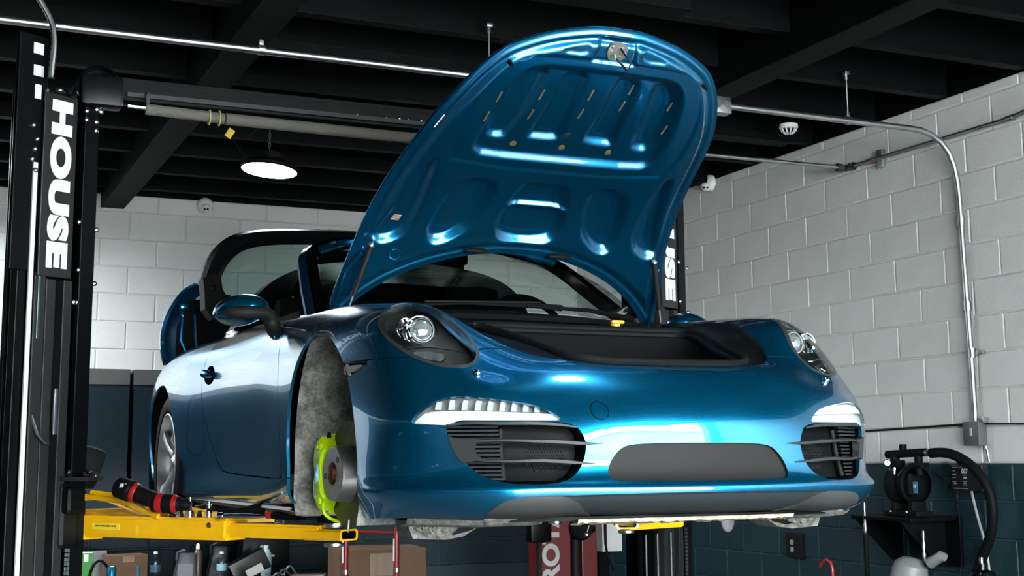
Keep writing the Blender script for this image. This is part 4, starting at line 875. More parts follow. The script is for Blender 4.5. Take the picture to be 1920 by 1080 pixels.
# ================================================================ CONDUITS AND SMALL FITTINGS
def clampring(p, c, ax, r, w=.03):
    p.lathe([(r, -w/2), (r+.006, -w/2), (r+.006, w/2), (r, w/2)], c, ax, 16)
cd = empty('steel_conduit', (2.5, 2.37, 2.09), 'long galvanised conduit crossing overhead then bending down the right wall', 'conduit')
p = B(); bend = [(2.80, 2.37, 2.09), (2.90, 2.37, 2.083), (2.99, 2.37, 2.05), (3.06, 2.37, 1.99), (3.10, 2.37, 1.90), (3.115, 2.368, 1.80), (3.12, 2.365, 1.6), (3.12, 2.35, 1.0), (3.122, 2.345, .53)]
p.tube([(-4.2, 2.37, 2.105), (-1.8, 2.37, 2.102), (1.6, 2.37, 2.095)]+[tuple(q) for q in spl(bend, 24)], .0165, 14); p.obj('pipe', GALV, cd)
for c, ax in (((-.715, 2.37, 2.102), (1, 0, 0)), ((2.40, 2.37, 2.092), (1, 0, 0)), ((3.12, 2.365, 1.60), (0, 0, 1)), ((3.12, 2.34, .889), (0, 0, 1)), ((3.12, 2.352, 1.14), (0, 0, 1))):
    p = B(); clampring(p, c, ax, .0165, .05 if c[0] > 3 else .028); p.box((c[0], c[1], c[2]+(.03 if ax[0] else 0)), (.02, .012, .03), bev=.002); p.obj('coupling', GALV, cd)
p = B(); p.box((3.135, 2.30, .889), (.02, .07, .02), bev=.003); p.cyl((3.12, 2.28, .889), (3.10, 2.28, .889), .008, 8); p.obj('wall_strap', GALV, cd)
p = B(); p.box((1.60, 2.37, 2.09), (.115, .07, .085), bev=.006); p.obj('junction_box', GALV, cd)
for dx in (-.03, .03):
    p = B(); p.cyl((1.60+dx, 2.334, 2.09), (1.60+dx, 2.331, 2.09), .022, 16); p.obj('knockout', STEEL, cd)
p = B(); p.cyl((1.50, 2.37, 2.09), (1.545, 2.37, 2.09), .024, 14); p.cyl((1.47, 2.36, 2.06), (1.545, 2.36, 2.05), .015, 10); p.box((1.50, 2.35, 2.04), (.10, .05, .012), bev=.003); p.obj('box_connector', GALV, cd)
for x, lab in ((.354, 'thin threaded hanger rod rising from the conduit behind the bonnet tip'), (2.40, 'thin threaded hanger rod holding the conduit near the right wall')):
    h = empty('hanger_rod', (x, 2.37, 2.2), lab, 'rod'); p = B(); p.cyl((x, 2.37, 2.11), (x, 2.37, 2.345), .0042, 8); p.obj('rod', GALV, h); p = B(); p.box((x, 2.37, 2.35), (.03, .03, .02), bev=.004); p.cyl((x, 2.37, 2.315), (x, 2.37, 2.34), .009, 6); p.obj('beam_clamp', GALV, h)
lc = empty('wall_conduit', (3.12, 3.0, 2.085), 'grey conduit running level along the top of the right wall', 'conduit')
p = B(); p.tube([(3.115, 3.30, 2.084), (3.12, 2.6, 2.083), (3.12, 1.97, 2.08)], .0125, 12); p.tube([(3.12, 1.97, 2.08), (3.11, 1.90, 2.082), (3.095, 1.80, 2.088), (3.09, .5, 2.088)], .0125, 12); p.obj('pipe', GALV, lc)
p = B(); p.tube([(3.06, 3.30, 2.084), (1.9, 3.31, 2.085)], .0125, 12); p.obj('cross_pipe', GALV, lc)
p = B(); p.tube([(3.115, 3.26, 2.084), (3.115, 3.30, 2.084), (3.10, 3.31, 2.084), (3.05, 3.31, 2.084)], .019, 12); clampring(p, (3.06, 3.305, 2.084), (1, 0, 0), .02, .03); clampring(p, (3.115, 3.25, 2.084), (0, 1, 0), .02, .03); p.obj('elbow_fitting', mat('dark_fitting', (.05, .055, .05), .5, .6), lc)
p = B(); p.box((3.13, 3.0, 2.08), (.03, .045, .11), bev=.003); p.obj('strut_bracket', GALV, lc); p = B(); clampring(p, (3.12, 3.05, 2.082), (0, 1, 0), .0125, .03); p.obj('pipe_clamp', mat('brown_steel', (.18, .08, .05), .6, .4), lc)
p = B(); clampring(p, (3.12, 1.965, 2.08), (0, 1, 0), .0125, .05); p.obj('coupling', GALV, lc)
sm = empty('smoke_detector', (2.72, 3.33, 2.34), 'round white smoke detector hanging under the black ceiling', 'detector')
p = B(); c = Vector((2.72, 3.33, 2.325)); p.lathe([(.055, .0), (.056, -.022), (.050, -.028)], c, (0, 0, 1), 32); p.lathe([(.001, 0), (.055, 0)], c, (0, 0, 1), 32); p.lathe([(.022, -.054), (.001, -.055)], c, (0, 0, 1), 32); p.lathe([(.044, -.030), (.036, -.030)], c, (0, 0, 1), 32); p.obj('detector_body', WHITEP, sm)
p = B(); p.lathe([(.036, -.026), (.033, -.05), (.024, -.052)], c, (0, 0, 1), 32); p.obj('sensing_chamber', DEEP, sm)
for k in range(10):
    a = k*2*math.pi/10; p = B(); p.tube([c+Vector((math.cos(a)*.046, math.sin(a)*.046, -.028)), c+Vector((math.cos(a)*.040, math.sin(a)*.040, -.042)), c+Vector((math.cos(a)*.024, math.sin(a)*.024, -.055))], .0045, 6); p.obj('grille_rib', WHITEP, sm)
def dome_cam(c, n, label):
    c, n = Vector(c), Vector(n); o = empty('security_camera', c, label, 'camera')
    p = B(); p.lathe([(.06, 0), (.06, .02), (.052, .035), (.03, .05), (.001, .052)], c, n, 28); p.obj('camera_base', WHITEP, o)
    q = c+n*.045+Vector((0, 0, -.025)); p = B(); p.sphere(q, .034); p.obj('camera_ball', WHITEP, o); d = (Vector((-1.2, -1.5, 0))-q).normalized()
    sd = d.cross(Vector((0, 0, 1))).normalized()
    for k in (-1, 1):
        p = B(); e = q+d*.031+sd*.011*k+Vector((0, 0, -.006)); p.cyl(e, e+d*.004, .0085, 14); p.obj('camera_lens', DEEP, o)
dome_cam((-.025, 6.99, 2.275), (0, -1, 0), 'white dome security camera on the back wall above the raised rear window')
dome_cam((3.145, 4.86, 2.29), (-1, 0, 0), 'white dome security camera on the right wall beside the bonnet')
jb = empty('switch_box', (3.12, 2.35, .47), 'grey metal switch box at the foot of the wall conduit', 'box')
p = B(); p.box((3.115, 2.345, .465), (.06, .115, .125), bev=.005); p.obj('box_body', mat('grey_box_enamel', (.09, .10, .10), .45, .3), jb); p = B(); p.box((3.083, 2.34, .475), (.003, .012, .04)); p.obj('box_badge', SILVERL, jb)
p = B(); p.box((3.12, 2.275, .535), (.04, .02, .03), bev=.004); p.cyl((3.12, 2.28, .40), (3.12, 2.28, .385), .012, 10); p.tube([(3.125, 2.28, .40), (3.13, 2.27, .32)], .006, 8); p.obj('box_fittings', GALV, jb)
cb_ = B(); cb_.tube([(3.138, 4.2, .50), (3.135, 3.6, .493), (3.137, 3.2, .499), (3.135, 2.8, .508), (3.13, 2.41, .517)], .006, 8); tag(cb_.obj('black_cable', GREYP, loc=(3.138, 3.2, .5)), 'dark cable clipped along the right wall left of the switch box', 'cable')
cb_ = B(); cb_.tube([(3.13, 2.28, .515), (3.137, 1.9, .505), (3.137, .8, .50)], .005, 8); tag(cb_.obj('grey_cable', GREYP, loc=(3.137, 1.9, .5)), 'thin cable running right along the wall from the switch box', 'cable')
# ================================================================ TWO-POST LIFT
lift = empty('two_post_lift', (-1.53, 2.1, FZ), 'black two-post car lift with overhead beam and lettered posts', 'lift')
T2, N2 = Vector((.866, .5, 0)), Vector((.5, -.866, 0))
def post(O, mirror):
    O = Vector(O)
    def P(a, b_, z): return O+T2*a+N2*b_+Vector((0, 0, z))
    Rm = Matrix((T2, -N2, Vector((0, 0, 1)))).transposed()
    def bx(p, a0, a1, b0, b1, z0, z1, bev=.004): p.box(P((a0+a1)/2, (b0+b1)/2, (z0+z1)/2), (a1-a0, b1-b0, z1-z0), Rm, bev)
    ps = B(); bx(ps, -.04, .155, -.24, -.20, FZ, 1.78); bx(ps, -.175, -.135, -.05, -.01, FZ, 1.80); bx(ps, -.17, .0, -.10, -.08, FZ, 1.78); bx(ps, .125, .155, -.24, .0, FZ, 1.78); bx(ps, .085, .150, -.02, .004, FZ, 1.74)
    bx(ps, -.30, .30, -.40, .16, FZ, FZ+.02); ps.obj('column', LIFTB, lift, smooth=0)
    g = B(); bx(g, -.055, -.012, -.05, .0, FZ, 1.03); bx(g, .012, .052, -.04, .012, FZ, 1.03); bx(g, -.11, -.06, -.03, .006, FZ, 1.05); g.obj('carriage_rail', LIFTG, lift, smooth=0)
    g = B(); bx(g, -.215 if not mirror else -.2, -.085, -.02, .0, 1.05, 1.95); g.obj('slotted_bar', LIFTB, lift, smooth=0)
    if not mirror:
        for z0, z1, a0 in ((1.877, 1.920, -.165), (1.792, 1.834, -.161), (1.704, 1.760, -.152)):
            h = B(); bx(h, a0+.008, a0+.052 if z0 > 1.75 else a0+.036, .001, .004, z0, z1, .001); h.obj('bar_slot', WHITEP, lift, 'pale slot in the bar', smooth=0)
        w = B(); bx(w, -.137, -.119, .0, .008, FZ, 1.46, .001); w.obj('edge_strip', mat('white_edge_strip', (.80, .80, .80), .35), lift, 'white strip down the post edge', smooth=0)
        w = B(); bx(w, -.100, -.090, .0, .016, .80, 1.75, .002); w.obj('cover_edge', mat('teal_grey_metal', (.10, .13, .13), .3, .7), lift, smooth=0)
        for z in (1.60, 1.55, 1.51, 1.47, 1.43): 
            q = B(); q.sphere(P(-.135+.01*math.sin(z*50), .004, z), .011, u=10, v=8); q.obj('fixing_bolt', STEEL, lift)
        e = B(); q = P(-.105, .02, 0); e.tube([Vector(v) for v in spl([(-1.70, 2.0, 2.16), (-1.652, 2.0, 2.079), (-1.608, 2.0, 2.0), (-1.594, 2.0, 1.90), (-1.599, 2.0, 1.815), (-1.60, 2.0, 1.78)], 40)], [.0125 if k % 2 else .0105 for k in range(40)], 10); e.obj('flexible_conduit', GALV, lift, 'ribbed flexible metal conduit')
        pp = B(); bx(pp, -.02, .0, .02, .03, .45, .62); pp.tube([P(-.095, .0, .52), P(-.085, .03, .45), P(-.05, .03, .42), P(-.03, .02, .42)], .006, 8); pp.obj('release_lever', STEEL, lift)
    s = B(); bx(s, -.110, .036, .012, .022, 1.035, 1.735, .003); sg = s.obj('sign_panel', mat('sign_black', (.008, .008, .009), .35), lift, 'black sign panel with white lettering reading HOUSE', smooth=0)
    tm = text_me('HOUSE', .155, .011, .0008, 1.0, 1.10); xs = [v.co.x for v in tm.vertices]; k = .645/(max(xs)-min(xs)); ys = [v.co.y for v in tm.vertices]; ky = .094/(max(ys)-min(ys)); tm.transform(Matrix.Translation((-(max(xs)+min(xs))/2, -(max(ys)+min(ys))/2, 0))); tm.transform(Matrix.Diagonal((k, ky, 1, 1)))
    # the word runs down the post: text x -> down, text y -> right
    t = place_text('lettering', tm, WHITE, P(-.033, .0235, 1.390), Vector((0, 0, -1)), T2, sg)
    c = B(); c.sphere(P(-.045, .015, 1.752), .016, sc=(1, 1, .8)); c.lathe([(.03, 0), (.026, .004)], P(-.045, .012, 1.741), (0, 0, 1), 16); c.obj('sign_bolt', STEEL, lift)
    for a, z in ((.085, 1.70), (.085, 1.665), (.13, 1.665), (.13, 1.63), (.070, 1.26), (.075, 1.075), (.150, 1.24), (.150, 1.03), (.06, .95), (.072, .95), (.13, 1.715), (.15, 1.71)):
        q = B(); q.lathe([(.010, 0), (.010, .006), (.006, .010), (.001, .011)], P(a, .010, z), N2, 10); q.obj('bolt', STEEL, lift)
    cr = B(); bx(cr, .03, .125, -.18, .02, .03, .275, .02); bx(cr, .04, .12, .0, .05, .16, .26, .015); cr.obj('carriage', LIFTB, lift, smooth=0)
    ch = B()
    for a in (.068, .080):
        for k in range(60):
            z = .06-k*.0165
            if z < FZ+.02: break
            ch.box(P(a, .012, z), (.010, .005, .013), Rm)
    for a in (-.30, -.20, -.08):
        if mirror: q = B(); q.cyl(P(a, .02, FZ+.02), P(a, .02, .02), .0045, 8); q.obj('guide_rod', mat('dull_rod', (.09, .095, .095), .5, .4), lift)
    tag(ch.obj('lifting_chain', STEEL, lift, smooth=0), kind='stuff')
    return P
PL = post((-1.53, 2.1, 0), False); PR = post((1.185, 2.19, 0), True)
p = B(); p.box((-.12, 2.2, 1.845), (2.72, .10, .016)); p.box((-.12, 2.16, 1.81), (2.72, .014, .085)); p.box((-.12, 2.25, 1.81), (2.72, .014, .085)); p.obj('overhead_beam', LIFTB, lift, smooth=0)
p = B(); p.box((-.15, 2.14, 1.785), (2.30, .012, .018)); p.obj('beam_rail', LIFTG, lift, smooth=0)
p = B(); p.lathe([(.075, -.02), (.085, -.012), (.085, .012), (.075, .02)], (-1.41, 2.13, 1.80), (0, 1, 0), 28); p.cyl((-1.40, 2.10, 1.81), (-1.40, 2.16, 1.81), .02, 14); p.box((-1.40, 2.14, 1.78), (.16, .10, .12), bev=.015); p.obj('beam_pulley', LIFTB, lift)
p = B(); p.tube([Vector(q) for q in spl([(-1.52, 2.15, 1.76), (-1.47, 2.17, 1.84), (-1.41, 2.18, 1.875), (-1.35, 2.2, 1.88)], 12)], .012, 8); p.obj('hydraulic_hose', RUBBER, lift)
p = B(); p.tube([(-1.30, 2.12, 1.735), (-1.22, 2.12, 1.733)], .011, 10); p.box((-1.225, 2.12, 1.76), (.014, .01, .07)); p.obj('shutoff_rod', CHROME, lift)
p = B(); p.tube([(-1.23, 2.12, 1.727), (-.92, 2.12, 1.718)], .022, 14); p.tube([(-.915, 2.12, 1.718), (1.1, 2.12, 1.70)], .024, 14); p.obj('padded_bar', FOAM, lift, 'grey foam padded shut-off bar')
for x in (-.98, -.94):
    p = B(); p.tube([Vector((x, 2.12, 1.718))+Vector((.0, .026*math.cos(a), .03*math.sin(a))) for a in np.linspace(0, 2*math.pi, 14)[:-1]], .003, 6, closed=True); p.obj('bar_tie', mat('cable_tie', (.35, .33, .10), .5), lift)
for x in (-.35, -.22, -.16, -.12, -.06, -.02, .02): 
    p = B(); p.sphere((x, 2.152, 1.80), .008 if x in (-.16, -.06) else .004, u=10, v=8); p.obj('beam_bolt', STEEL, lift)
# lift arms
def arm(root, mid, tip, z0, z1, label, w0=.062, w1=.045):
    a = empty('lift_arm', root, label, 'lift arm'); r, m, t = Vector(root), Vector(mid), Vector(tip)
    def beam(p, A, Bq, wa, wb, za, zb, bev=.006):
        d = (Bq-A); d.z = 0; d.normalize(); s = Vector((-d.y, d.x, 0)); v = []
        for q, w in ((A, wa), (Bq, wb)):
            for zz, k in ((za, 1), (za, -1), (zb, -1), (zb, 1)): v.append(Vector((q.x, q.y, zz))+s*w*k)
        bm_ = bmesh.new(); vs = [bm_.verts.new(x) for x in v]
        for f in ((3, 2, 1, 0), (4, 5, 6, 7), (0, 1, 5, 4), (1, 2, 6, 5), (2, 3, 7, 6), (3, 0, 4, 7)): bm_.faces.new([vs[i] for i in f])
        bmesh.ops.bevel(bm_, geom=bm_.edges[:], offset=bev, segments=2, affect='EDGES'); p.take(bm_)
    p = B(); beam(p, r, m, w0, w0, z0, z1, .010); p.obj('arm_beam', YELLOW, a)
    p = B(); beam(p, r.lerp(m, .55), t-(t-m)*.15, w1, w1, z0+.012, z1-.018, .008)
    e = t; d = (t-m); d.z = 0; d.normalize(); s = Vector((-d.y, d.x, 0))
    q = t-d*.08
    p.obj('arm_extension', YELLOW, a)
    p = B(); zz0, zz1 = z0+.010, z1-.03; loop = [(-.040, zz0), (.040, zz0), (.048, zz0+.008), (.048, zz1-.008), (.040, zz1), (-.040, zz1), (-.048, zz1-.008), (-.048, zz0+.008)]
    inn_ = [(x*.78, zz0+(z-zz0)*.7+.15*(zz1-zz0)) for x, z in loop]
    p.grid([[t+d*.02+s*x+Vector((0, 0, z-t.z)) for x, z in loop+loop[:1]], [t-d*.14+s*x+Vector((0, 0, z-t.z)) for x, z in loop+loop[:1]]]); p.grid([[t+d*.02+s*x+Vector((0, 0, z-t.z)) for x, z in inn_+inn_[:1]], [t+d*.02+s*x+Vector((0, 0, z-t.z)) for x, z in loop+loop[:1]]])
    p.obj('arm_tip', YELLOW, a)
    p = B(); p.grid([[t+d*.02+s*x+Vector((0, 0, z-t.z)) for x, z in inn_+inn_[:1]], [t-d*.13+s*x+Vector((0, 0, z-t.z)) for x, z in inn_+inn_[:1]]]); p.obj('tip_socket', DEEP, a)
    c = t-d*.045
    p = B(); p.lathe([(.030, z0-.012), (.034, z0-.008), (.034, z0), (.001, z0)], (c.x, c.y, 0), (0, 0, 1), 24); p.obj('pad_collar', STEEL, a); p = B(); p.lathe([(.034, z1-.03), (.036, z1-.026), (.036, z1-.010), (.032, z1-.008), (.032, z1+.004), (.020, z1+.006), (.020, z1+.030)], (c.x, c.y, 0), (0, 0, 1), 24); p.obj('pad_screw', STEEL, a)
    p = B(); p.lathe([(.001, .140), (.055, .140), (.060, .146), (.060, .160), (.055, .164), (.001, .164)], (c.x, c.y, 0), (0, 0, 1), 28); p.obj('lift_pad', RUBBER, a)
    return a, beam
# front right arm: swings forward from the left post
a1, beam = arm((-1.375, 2.27, .12), (-.93, 1.67, .12), (-.66, 1.265, .11), .072, .150, 'long yellow lift arm under the front right sill carrying tools')
p = B(); beam(p, Vector((-1.43, 2.33, .2)), Vector((-1.36, 2.24, .2)), .045, .06, .205, .225, .004); beam(p, Vector((-1.43, 2.33, .2)), Vector((-1.35, 2.23, .2)), .05, .05, .060, .085, .004)
p.obj('pivot_plates', YELLOW, a1); p = B(); p.grid([[Vector((-1.405+.06*i, 2.22+.02*j, .225-.09*(1-math.cos(i/4*1.5)))) for i in range(5)] for j in range(5)]); solid(p.obj('pivot_gusset', YELLOW, a1), .01)
p = B(); p.cyl((-1.41, 2.27, .03), (-1.41, 2.27, .24), .028, 16); p.obj('pivot_pin', GREYP, a1)
rl = B(); rl.tube([(-1.40, 2.22, .222), (-1.28, 2.04, .205), (-1.17, 1.90, .152)], .010, 8); rl.tube([(-1.36, 2.30, .235), (-1.15, 2.18, .20), (-.98, 2.06, .160)], .010, 8); rl.tube([(-1.14, 1.98, .20), (-1.14, 1.95, .15)], .014, 8); rl.obj('guard_rail', YELLOW, a1)
lb = B(); d = Vector((.595, -.803, 0)); s_ = Vector((-.803, -.595, 0)); c = Vector((-1.375, 2.27, 0)).lerp(Vector((-.93, 1.67, 0)), .22)+s_*.0625; lb.prism([(-.07, -.012), (.07, -.012), (.07, .012), (-.07, .012)], (c.x, c.y, .112), d, (0, 0, 1), s_, 0, .001); lo = lb.obj('capacity_label', YELLOWL, a1, 'small yellow capacity label', smooth=0)
tm = text_me('CAPACITY 1750 KG / 3850 LB / PER ARM', .0085, .0002, .0002, .72); place_text('label_print', tm, DEEP, (c.x+s_.x*.0012, c.y+s_.y*.0012, .1135), d, (0, 0, 1), lo)
for t, z in ((.78, .12), ):
    q = Vector((-1.375, 2.27, 0)).lerp(Vector((-.93, 1.67, 0)), .90)+s_*.060; p = B(); p.lathe([(.010, 0), (.010, .008), (.001, .009)], (q.x, q.y, .125), s_, 10); p.obj('stop_bolt', STEEL, a1)
a2, beam = arm((-1.36, 2.42, .13), (-.98, 2.62, .13), (-.78, 2.74, .12), .10, .165, 'rear yellow lift arm behind the tool-laden front arm')
p = B(); beam(p, Vector((-1.0, 2.05, 0)), Vector((-.70, 2.02, 0)), .05, .035, .118, .158, .006); p.obj('arm_stub', YELLOW, a2)
a3, beam = arm((1.10, 2.10, .09), (.80, 1.98, .09), (.665, 1.70, .085), .058, .134, 'yellow lift arm end showing under the centre of the front bumper')
p = B(); beam(p, Vector((.76, 1.90, 0)), Vector((1.1, 2.05, 0)), .03, .05, .05, .12); p.obj('arm_stub', YELLOW, a3)

a4, beam = arm((1.12, 2.40, .09), (.95, 2.60, .09), (.80, 2.74, .12), .055, .115, 'rear yellow lift arm by the right post, mostly hidden by the bumper')
# ================================================================ CABINETS AND BENCH ALONG THE BACK AND LEFT WALLS
def cabinet(x0, x1, label, group=None):
    c = empty('wall_cabinet', ((x0+x1)/2, YB-.3, -.08), label, 'cabinet', group)
    p = B(); p.box(((x0+x1)/2, YB-.235, .40), (x1-x0-.004, .46, .96), bev=.004); p.obj('cabinet_body', CAB, c, smooth=0)
    p = B(); p.box(((x0+x1)/2, YB-.24, .935), (x1-x0-.004, .475, .11), bev=.004); p.obj('cabinet_top_rail', CABG, c, smooth=0)
    w = (x1-x0)/2
    for k in range(2):
        d = B(); d.box((x0+w*(k+.5), YB-.478, .395), (w-.008, .02, .93), bev=.004); do = d.obj('cabinet_door', CAB, c, smooth=0)
        h = B(); hx = x0+w-(.045 if k == 0 else -.045); h.box((hx, YB-.495, .12), (.05, .012, .09), bev=.004); h.obj('door_handle', CHROME, do)
cabinet(-4.2, -2.35, 'blue wall cabinet at the far left of the back wall', 'blue wall cabinets'); cabinet(-2.33, -.60, 'blue two-door wall cabinet between the left lift post and the rear wheel'); cabinet(-.58, .95, 'blue wall cabinet behind the car, right of the other wall cabinets')
for k in range(4):
    y0 = -3.9+k*2.06; c = empty('floor_cabinet', (XL+.3, y0+1, FZ), 'tall blue floor cabinet along the left wall, outside the picture', 'cabinet', 'blue floor cabinets')
    p = B(); p.box((XL+.3, y0+1.02, (FZ+.92)/2), (.58, 2.03, .92-FZ), bev=.005); p.obj('cabinet_body', CAB, c, smooth=0); p = B(); p.box((XL+.3, y0+1.02, .96), (.6, 2.05, .10), bev=.005); p.obj('cabinet_top', CABG, c, smooth=0)
    for j in range(2):
        d = B(); d.box((XL+.60, y0+.52+j*1.01, .30), (.02, .99, 1.16), bev=.005); do = d.obj('cabinet_door', CAB, c, smooth=0)
        h = B(); h.box((XL+.615, y0+.95+j*.16, .50), (.008, .06, .09)); h.obj('door_label', WHITE, do, smooth=0)
bd = empty('plywood_board', (XL+.66, 1.2, FZ+.0), 'brown sheet of board leaning on the left wall cabinets, outside the picture', 'board'); p = B(); p.box((XL+.70, 1.6, FZ+.55), (.03, 1.5, 1.1), Matrix.Rotation(.08, 3, 'Y'), bev=.004); p.obj('board_sheet', mat('brown_board', (.10, .075, .055), .6), bd, smooth=0)
wbn = empty('workbench', (-1.0, 6.35, FZ), 'low black workbench along the back wall covered with bottles and boxes', 'workbench'); BZ = -.475
p = B(); p.box((-.64, 6.47, BZ-.025), (2.52, 1.03, .05), bev=.004); p.obj('worktop', GLOSSB, wbn, smooth=0)
for x in (-1.85, .58):
    for y in (6.0, 6.9): p = B(); p.box((x, y, (FZ+BZ-.05)/2), (.06, .06, BZ-.05-FZ)); p.obj('leg', LIFTB, wbn, smooth=0)
wbn.location.y += 0
def bottle(x, y, h, label, tint=BOTTLE, lab=(.25, .45, .55), cap=WHITEP, r=.033, grp=None):
    b_ = empty('water_bottle', (x, y, BZ), label, 'bottle', grp); c = (x, y, BZ)
    p = B(); prof = [(.001, .0), (r*.92, .0), (r, .01)]
    for k in range(8): prof += [(r, .02+k*h*.06), (r*.94, .03+k*h*.06), (r, .04+k*h*.06)]
    prof += [(r, h*.70), (r*.9, h*.80), (r*.5, h*.90), (r*.38, h*.92), (r*.38, h*.955)]
    p.lathe(sorted(prof, key=lambda q: q[1]), c, (0, 0, 1), 22); p.obj('bottle_body', tint, b_)
    p = B(); p.lathe([(r*1.015, h*.42), (r*1.02, h*.425), (r*1.02, h*.62), (r*1.015, h*.625)], c, (0, 0, 1), 22); p.obj('bottle_label', mat('label_%.2f' % sum(lab), lab, .5), b_)
    p = B(); p.lathe([(r*.42, h*.93), (r*.42, h*.995), (r*.38, h), (.001, h)], c, (0, 0, 1), 18); p.obj('bottle_cap', cap, b_); return b_
bottle(-.002, 6.2, .215, 'clear water bottle with blue label under the middle of the yellow arm')
bottle(-.445, 6.2, .23, 'clear water bottle with dark label right of the cardboard box', lab=(.04, .08, .12))
bottle(.33, 6.30, .24, 'cloudy pale bottle standing behind the black box on the bench', mat('cloudy_plastic', (.35, .45, .48), .4), (.3, .4, .42), r=.036)
def jug(x, y, w, d, h, m, label, lab=None):
    j = empty('oil_jug', (x, y, BZ), label, 'jug'); p = B(); p.box((x, y, BZ+h*.40), (w, d, h*.8), bev=min(w, d)*.22)
    for v in p.bm.verts:
        if v.co.z > BZ+h*.6: v.co.x += (v.co.x-x)*-.35+w*.10
    p.obj('jug_body', m, j)
    p = B(); p.tube([(x-w*.30, y, BZ+h*.62), (x-w*.30, y, BZ+h*.80), (x-w*.05, y, BZ+h*.86), (x+w*.15, y, BZ+h*.82)], .011, 8); p.obj('jug_handle', m, j)
    p = B(); p.lathe([(.022, h*.82), (.022, h*.95), (.020, h*.97), (.001, h*.97)], (x+w*.16, y, BZ), (0, 0, 1), 16); p.obj('jug_cap', DEEP, j)
    if lab: p = B(); p.box((x-.0, y-d*.5-.001, BZ+h*.36), (w*.62, .003, h*.36)); p.obj('jug_label', lab, j, smooth=0)
GREYJ = mat('grey_oil_plastic', (.045, .055, .06), .4)
jug(-.255, 6.2, .16, .09, .27, GREYJ, 'dark grey oil jug with a pale label on the bench', mat('pale_label', (.16, .18, .18), .5))
jug(.02, 6.45, .15, .10, .30, mat('black_jug', (.008, .009, .010), .35), 'tall black oil jug behind the water bottle', mat('dark_label', (.03, .035, .035), .5))
sp = empty('spray_can', (-.155, 6.25, BZ), 'slim brown spray can with a white nozzle beside the oil jug', 'spray can'); p = B(); p.lathe([(.001, 0), (.028, 0), (.030, .005), (.030, .20), (.022, .225), (.014, .232)], (-.155, 6.25, BZ), (0, 0, 1), 20); p.obj('can_body', mat('brown_can', (.09, .06, .05), .4, .5), sp); p = B(); p.lathe([(.013, .232), (.013, .26), (.008, .27), (.001, .272)], (-.155, 6.25, BZ), (0, 0, 1), 14); p.obj('nozzle', WHITEP, sp)
cn = empty('drinks_can', (-.735, 6.15, BZ), 'blue metallic drinks can at the left end of the bench', 'can'); p = B(); p.lathe([(.001, 0), (.024, 0), (.031, .012), (.032, .02), (.032, .128), (.026, .142), (.025, .146), (.023, .142), (.001, .141)], (-.735, 6.15, BZ), (0, 0, 1), 26); p.obj('can_body', mat('blue_can', (.02, .16, .28), .25, .8), cn); p = B(); p.tube([(-.74, 6.15, BZ+.143), (-.725, 6.15, BZ+.144)], .006, 6); p.obj('pull_tab', STEEL, cn)
def cbox(name, c, d, m, label, cat, rot=0, tape=None):
    b_ = empty(name, (c[0], c[1], c[2]-d[2]/2), label, cat); Rz = Matrix.Rotation(rot, 3, 'Z'); p = B(); p.box(c, d, Rz, bev=.003); p.obj('box_body', m, b_, smooth=0)
    if tape: p = B(); p.box(Vector(c)+Vector((0, 0, d[2]/2)), (d[0]*.96, .05, .0015), Rz); p.box(Vector(c)+Rz @ Vector((0, -d[1]/2-.0005, d[2]*.36)), (d[0]*.3, .001, d[2]*.2), Rz); p.obj('box_tape', tape, b_, smooth=0)
    return b_
cbox('carton', (-.60, 6.5, BZ+.10), (.26, .2, .20), CARD, 'brown cardboard carton on the bench behind the blue can', 'box', .1, mat('tape_brown', (.17, .10, .055), .4))
gb_ = cbox('detergent_box', (-.885, 6.3, BZ+.115), (.095, .06, .23), mat('green_carton', (.02, .22, .02), .5), 'bright green carton with a white flash by the lift post', 'box', .05, WHITE)
cbox('document_folder', (-.80, 6.66, BZ+.11), (.20, .03, .22), mat('grey_paper', (.30, .31, .31), .7), 'grey paper folder standing behind the green carton', 'folder', .0, None)
hs = B(); hs.tube([Vector(q) for q in spl([(-.86, 6.25, BZ+.012), (-.85, 6.25, BZ+.12), (-.80, 6.25, BZ+.18), (-.75, 6.25, BZ+.14), (-.735, 6.25, BZ+.012)], 20)], .009, 8); tag(hs.obj('looped_hose', RUBBER, loc=(-.8, 6.25, BZ)), 'looped black hose in front of the grey folder', 'hose')
hx = B(); hx.lathe([(.001, 0), (.013, 0), (.013, .14), (.001, .145)], (-.565, 6.15, BZ), (0, 0, 1), 12); tag(hx.obj('marker_pen', mat('teal_pen', (.02, .10, .15), .4), loc=(-.565, 6.15, BZ)), 'dark teal marker standing in front of the carton', 'marker')
bx_ = cbox('tool_case', (.20, 6.15, BZ+.08), (.26, .12, .14), GLOSSB, 'black tool case with a pale label lying tilted on the bench', 'case'); bx_.rotation_euler.y = -.45; bx_.location.z += .045
p = B(); p.box((.215, 6.088, BZ+.085), (.12, .003, .055)); o = p.obj('case_label', mat('pale_label2', (.55, .56, .54), .5), bx_, smooth=0); p = B(); p.box((.12, 6.088, BZ+.06), (.03, .003, .03)); p.obj('case_badge', YELLOWL, bx_, smooth=0)
for k in range(4):
    p = B(); x, y = .24+.05*k, 5.99+.03*k; p.tube([Vector(q) for q in spl([(x, y, BZ+.012), (x+.05, y, BZ+.05+.02*k), (x+.12, y, BZ+.03), (x+.16, y, BZ+.012)], 12)], .008, 8); tag(p.obj('hand_tool', STEEL if k % 2 else GREYJ, loc=(x, y, BZ)), 'small loose hand tool in the clutter right of the tool case', 'tool', 'loose tools on the bench')
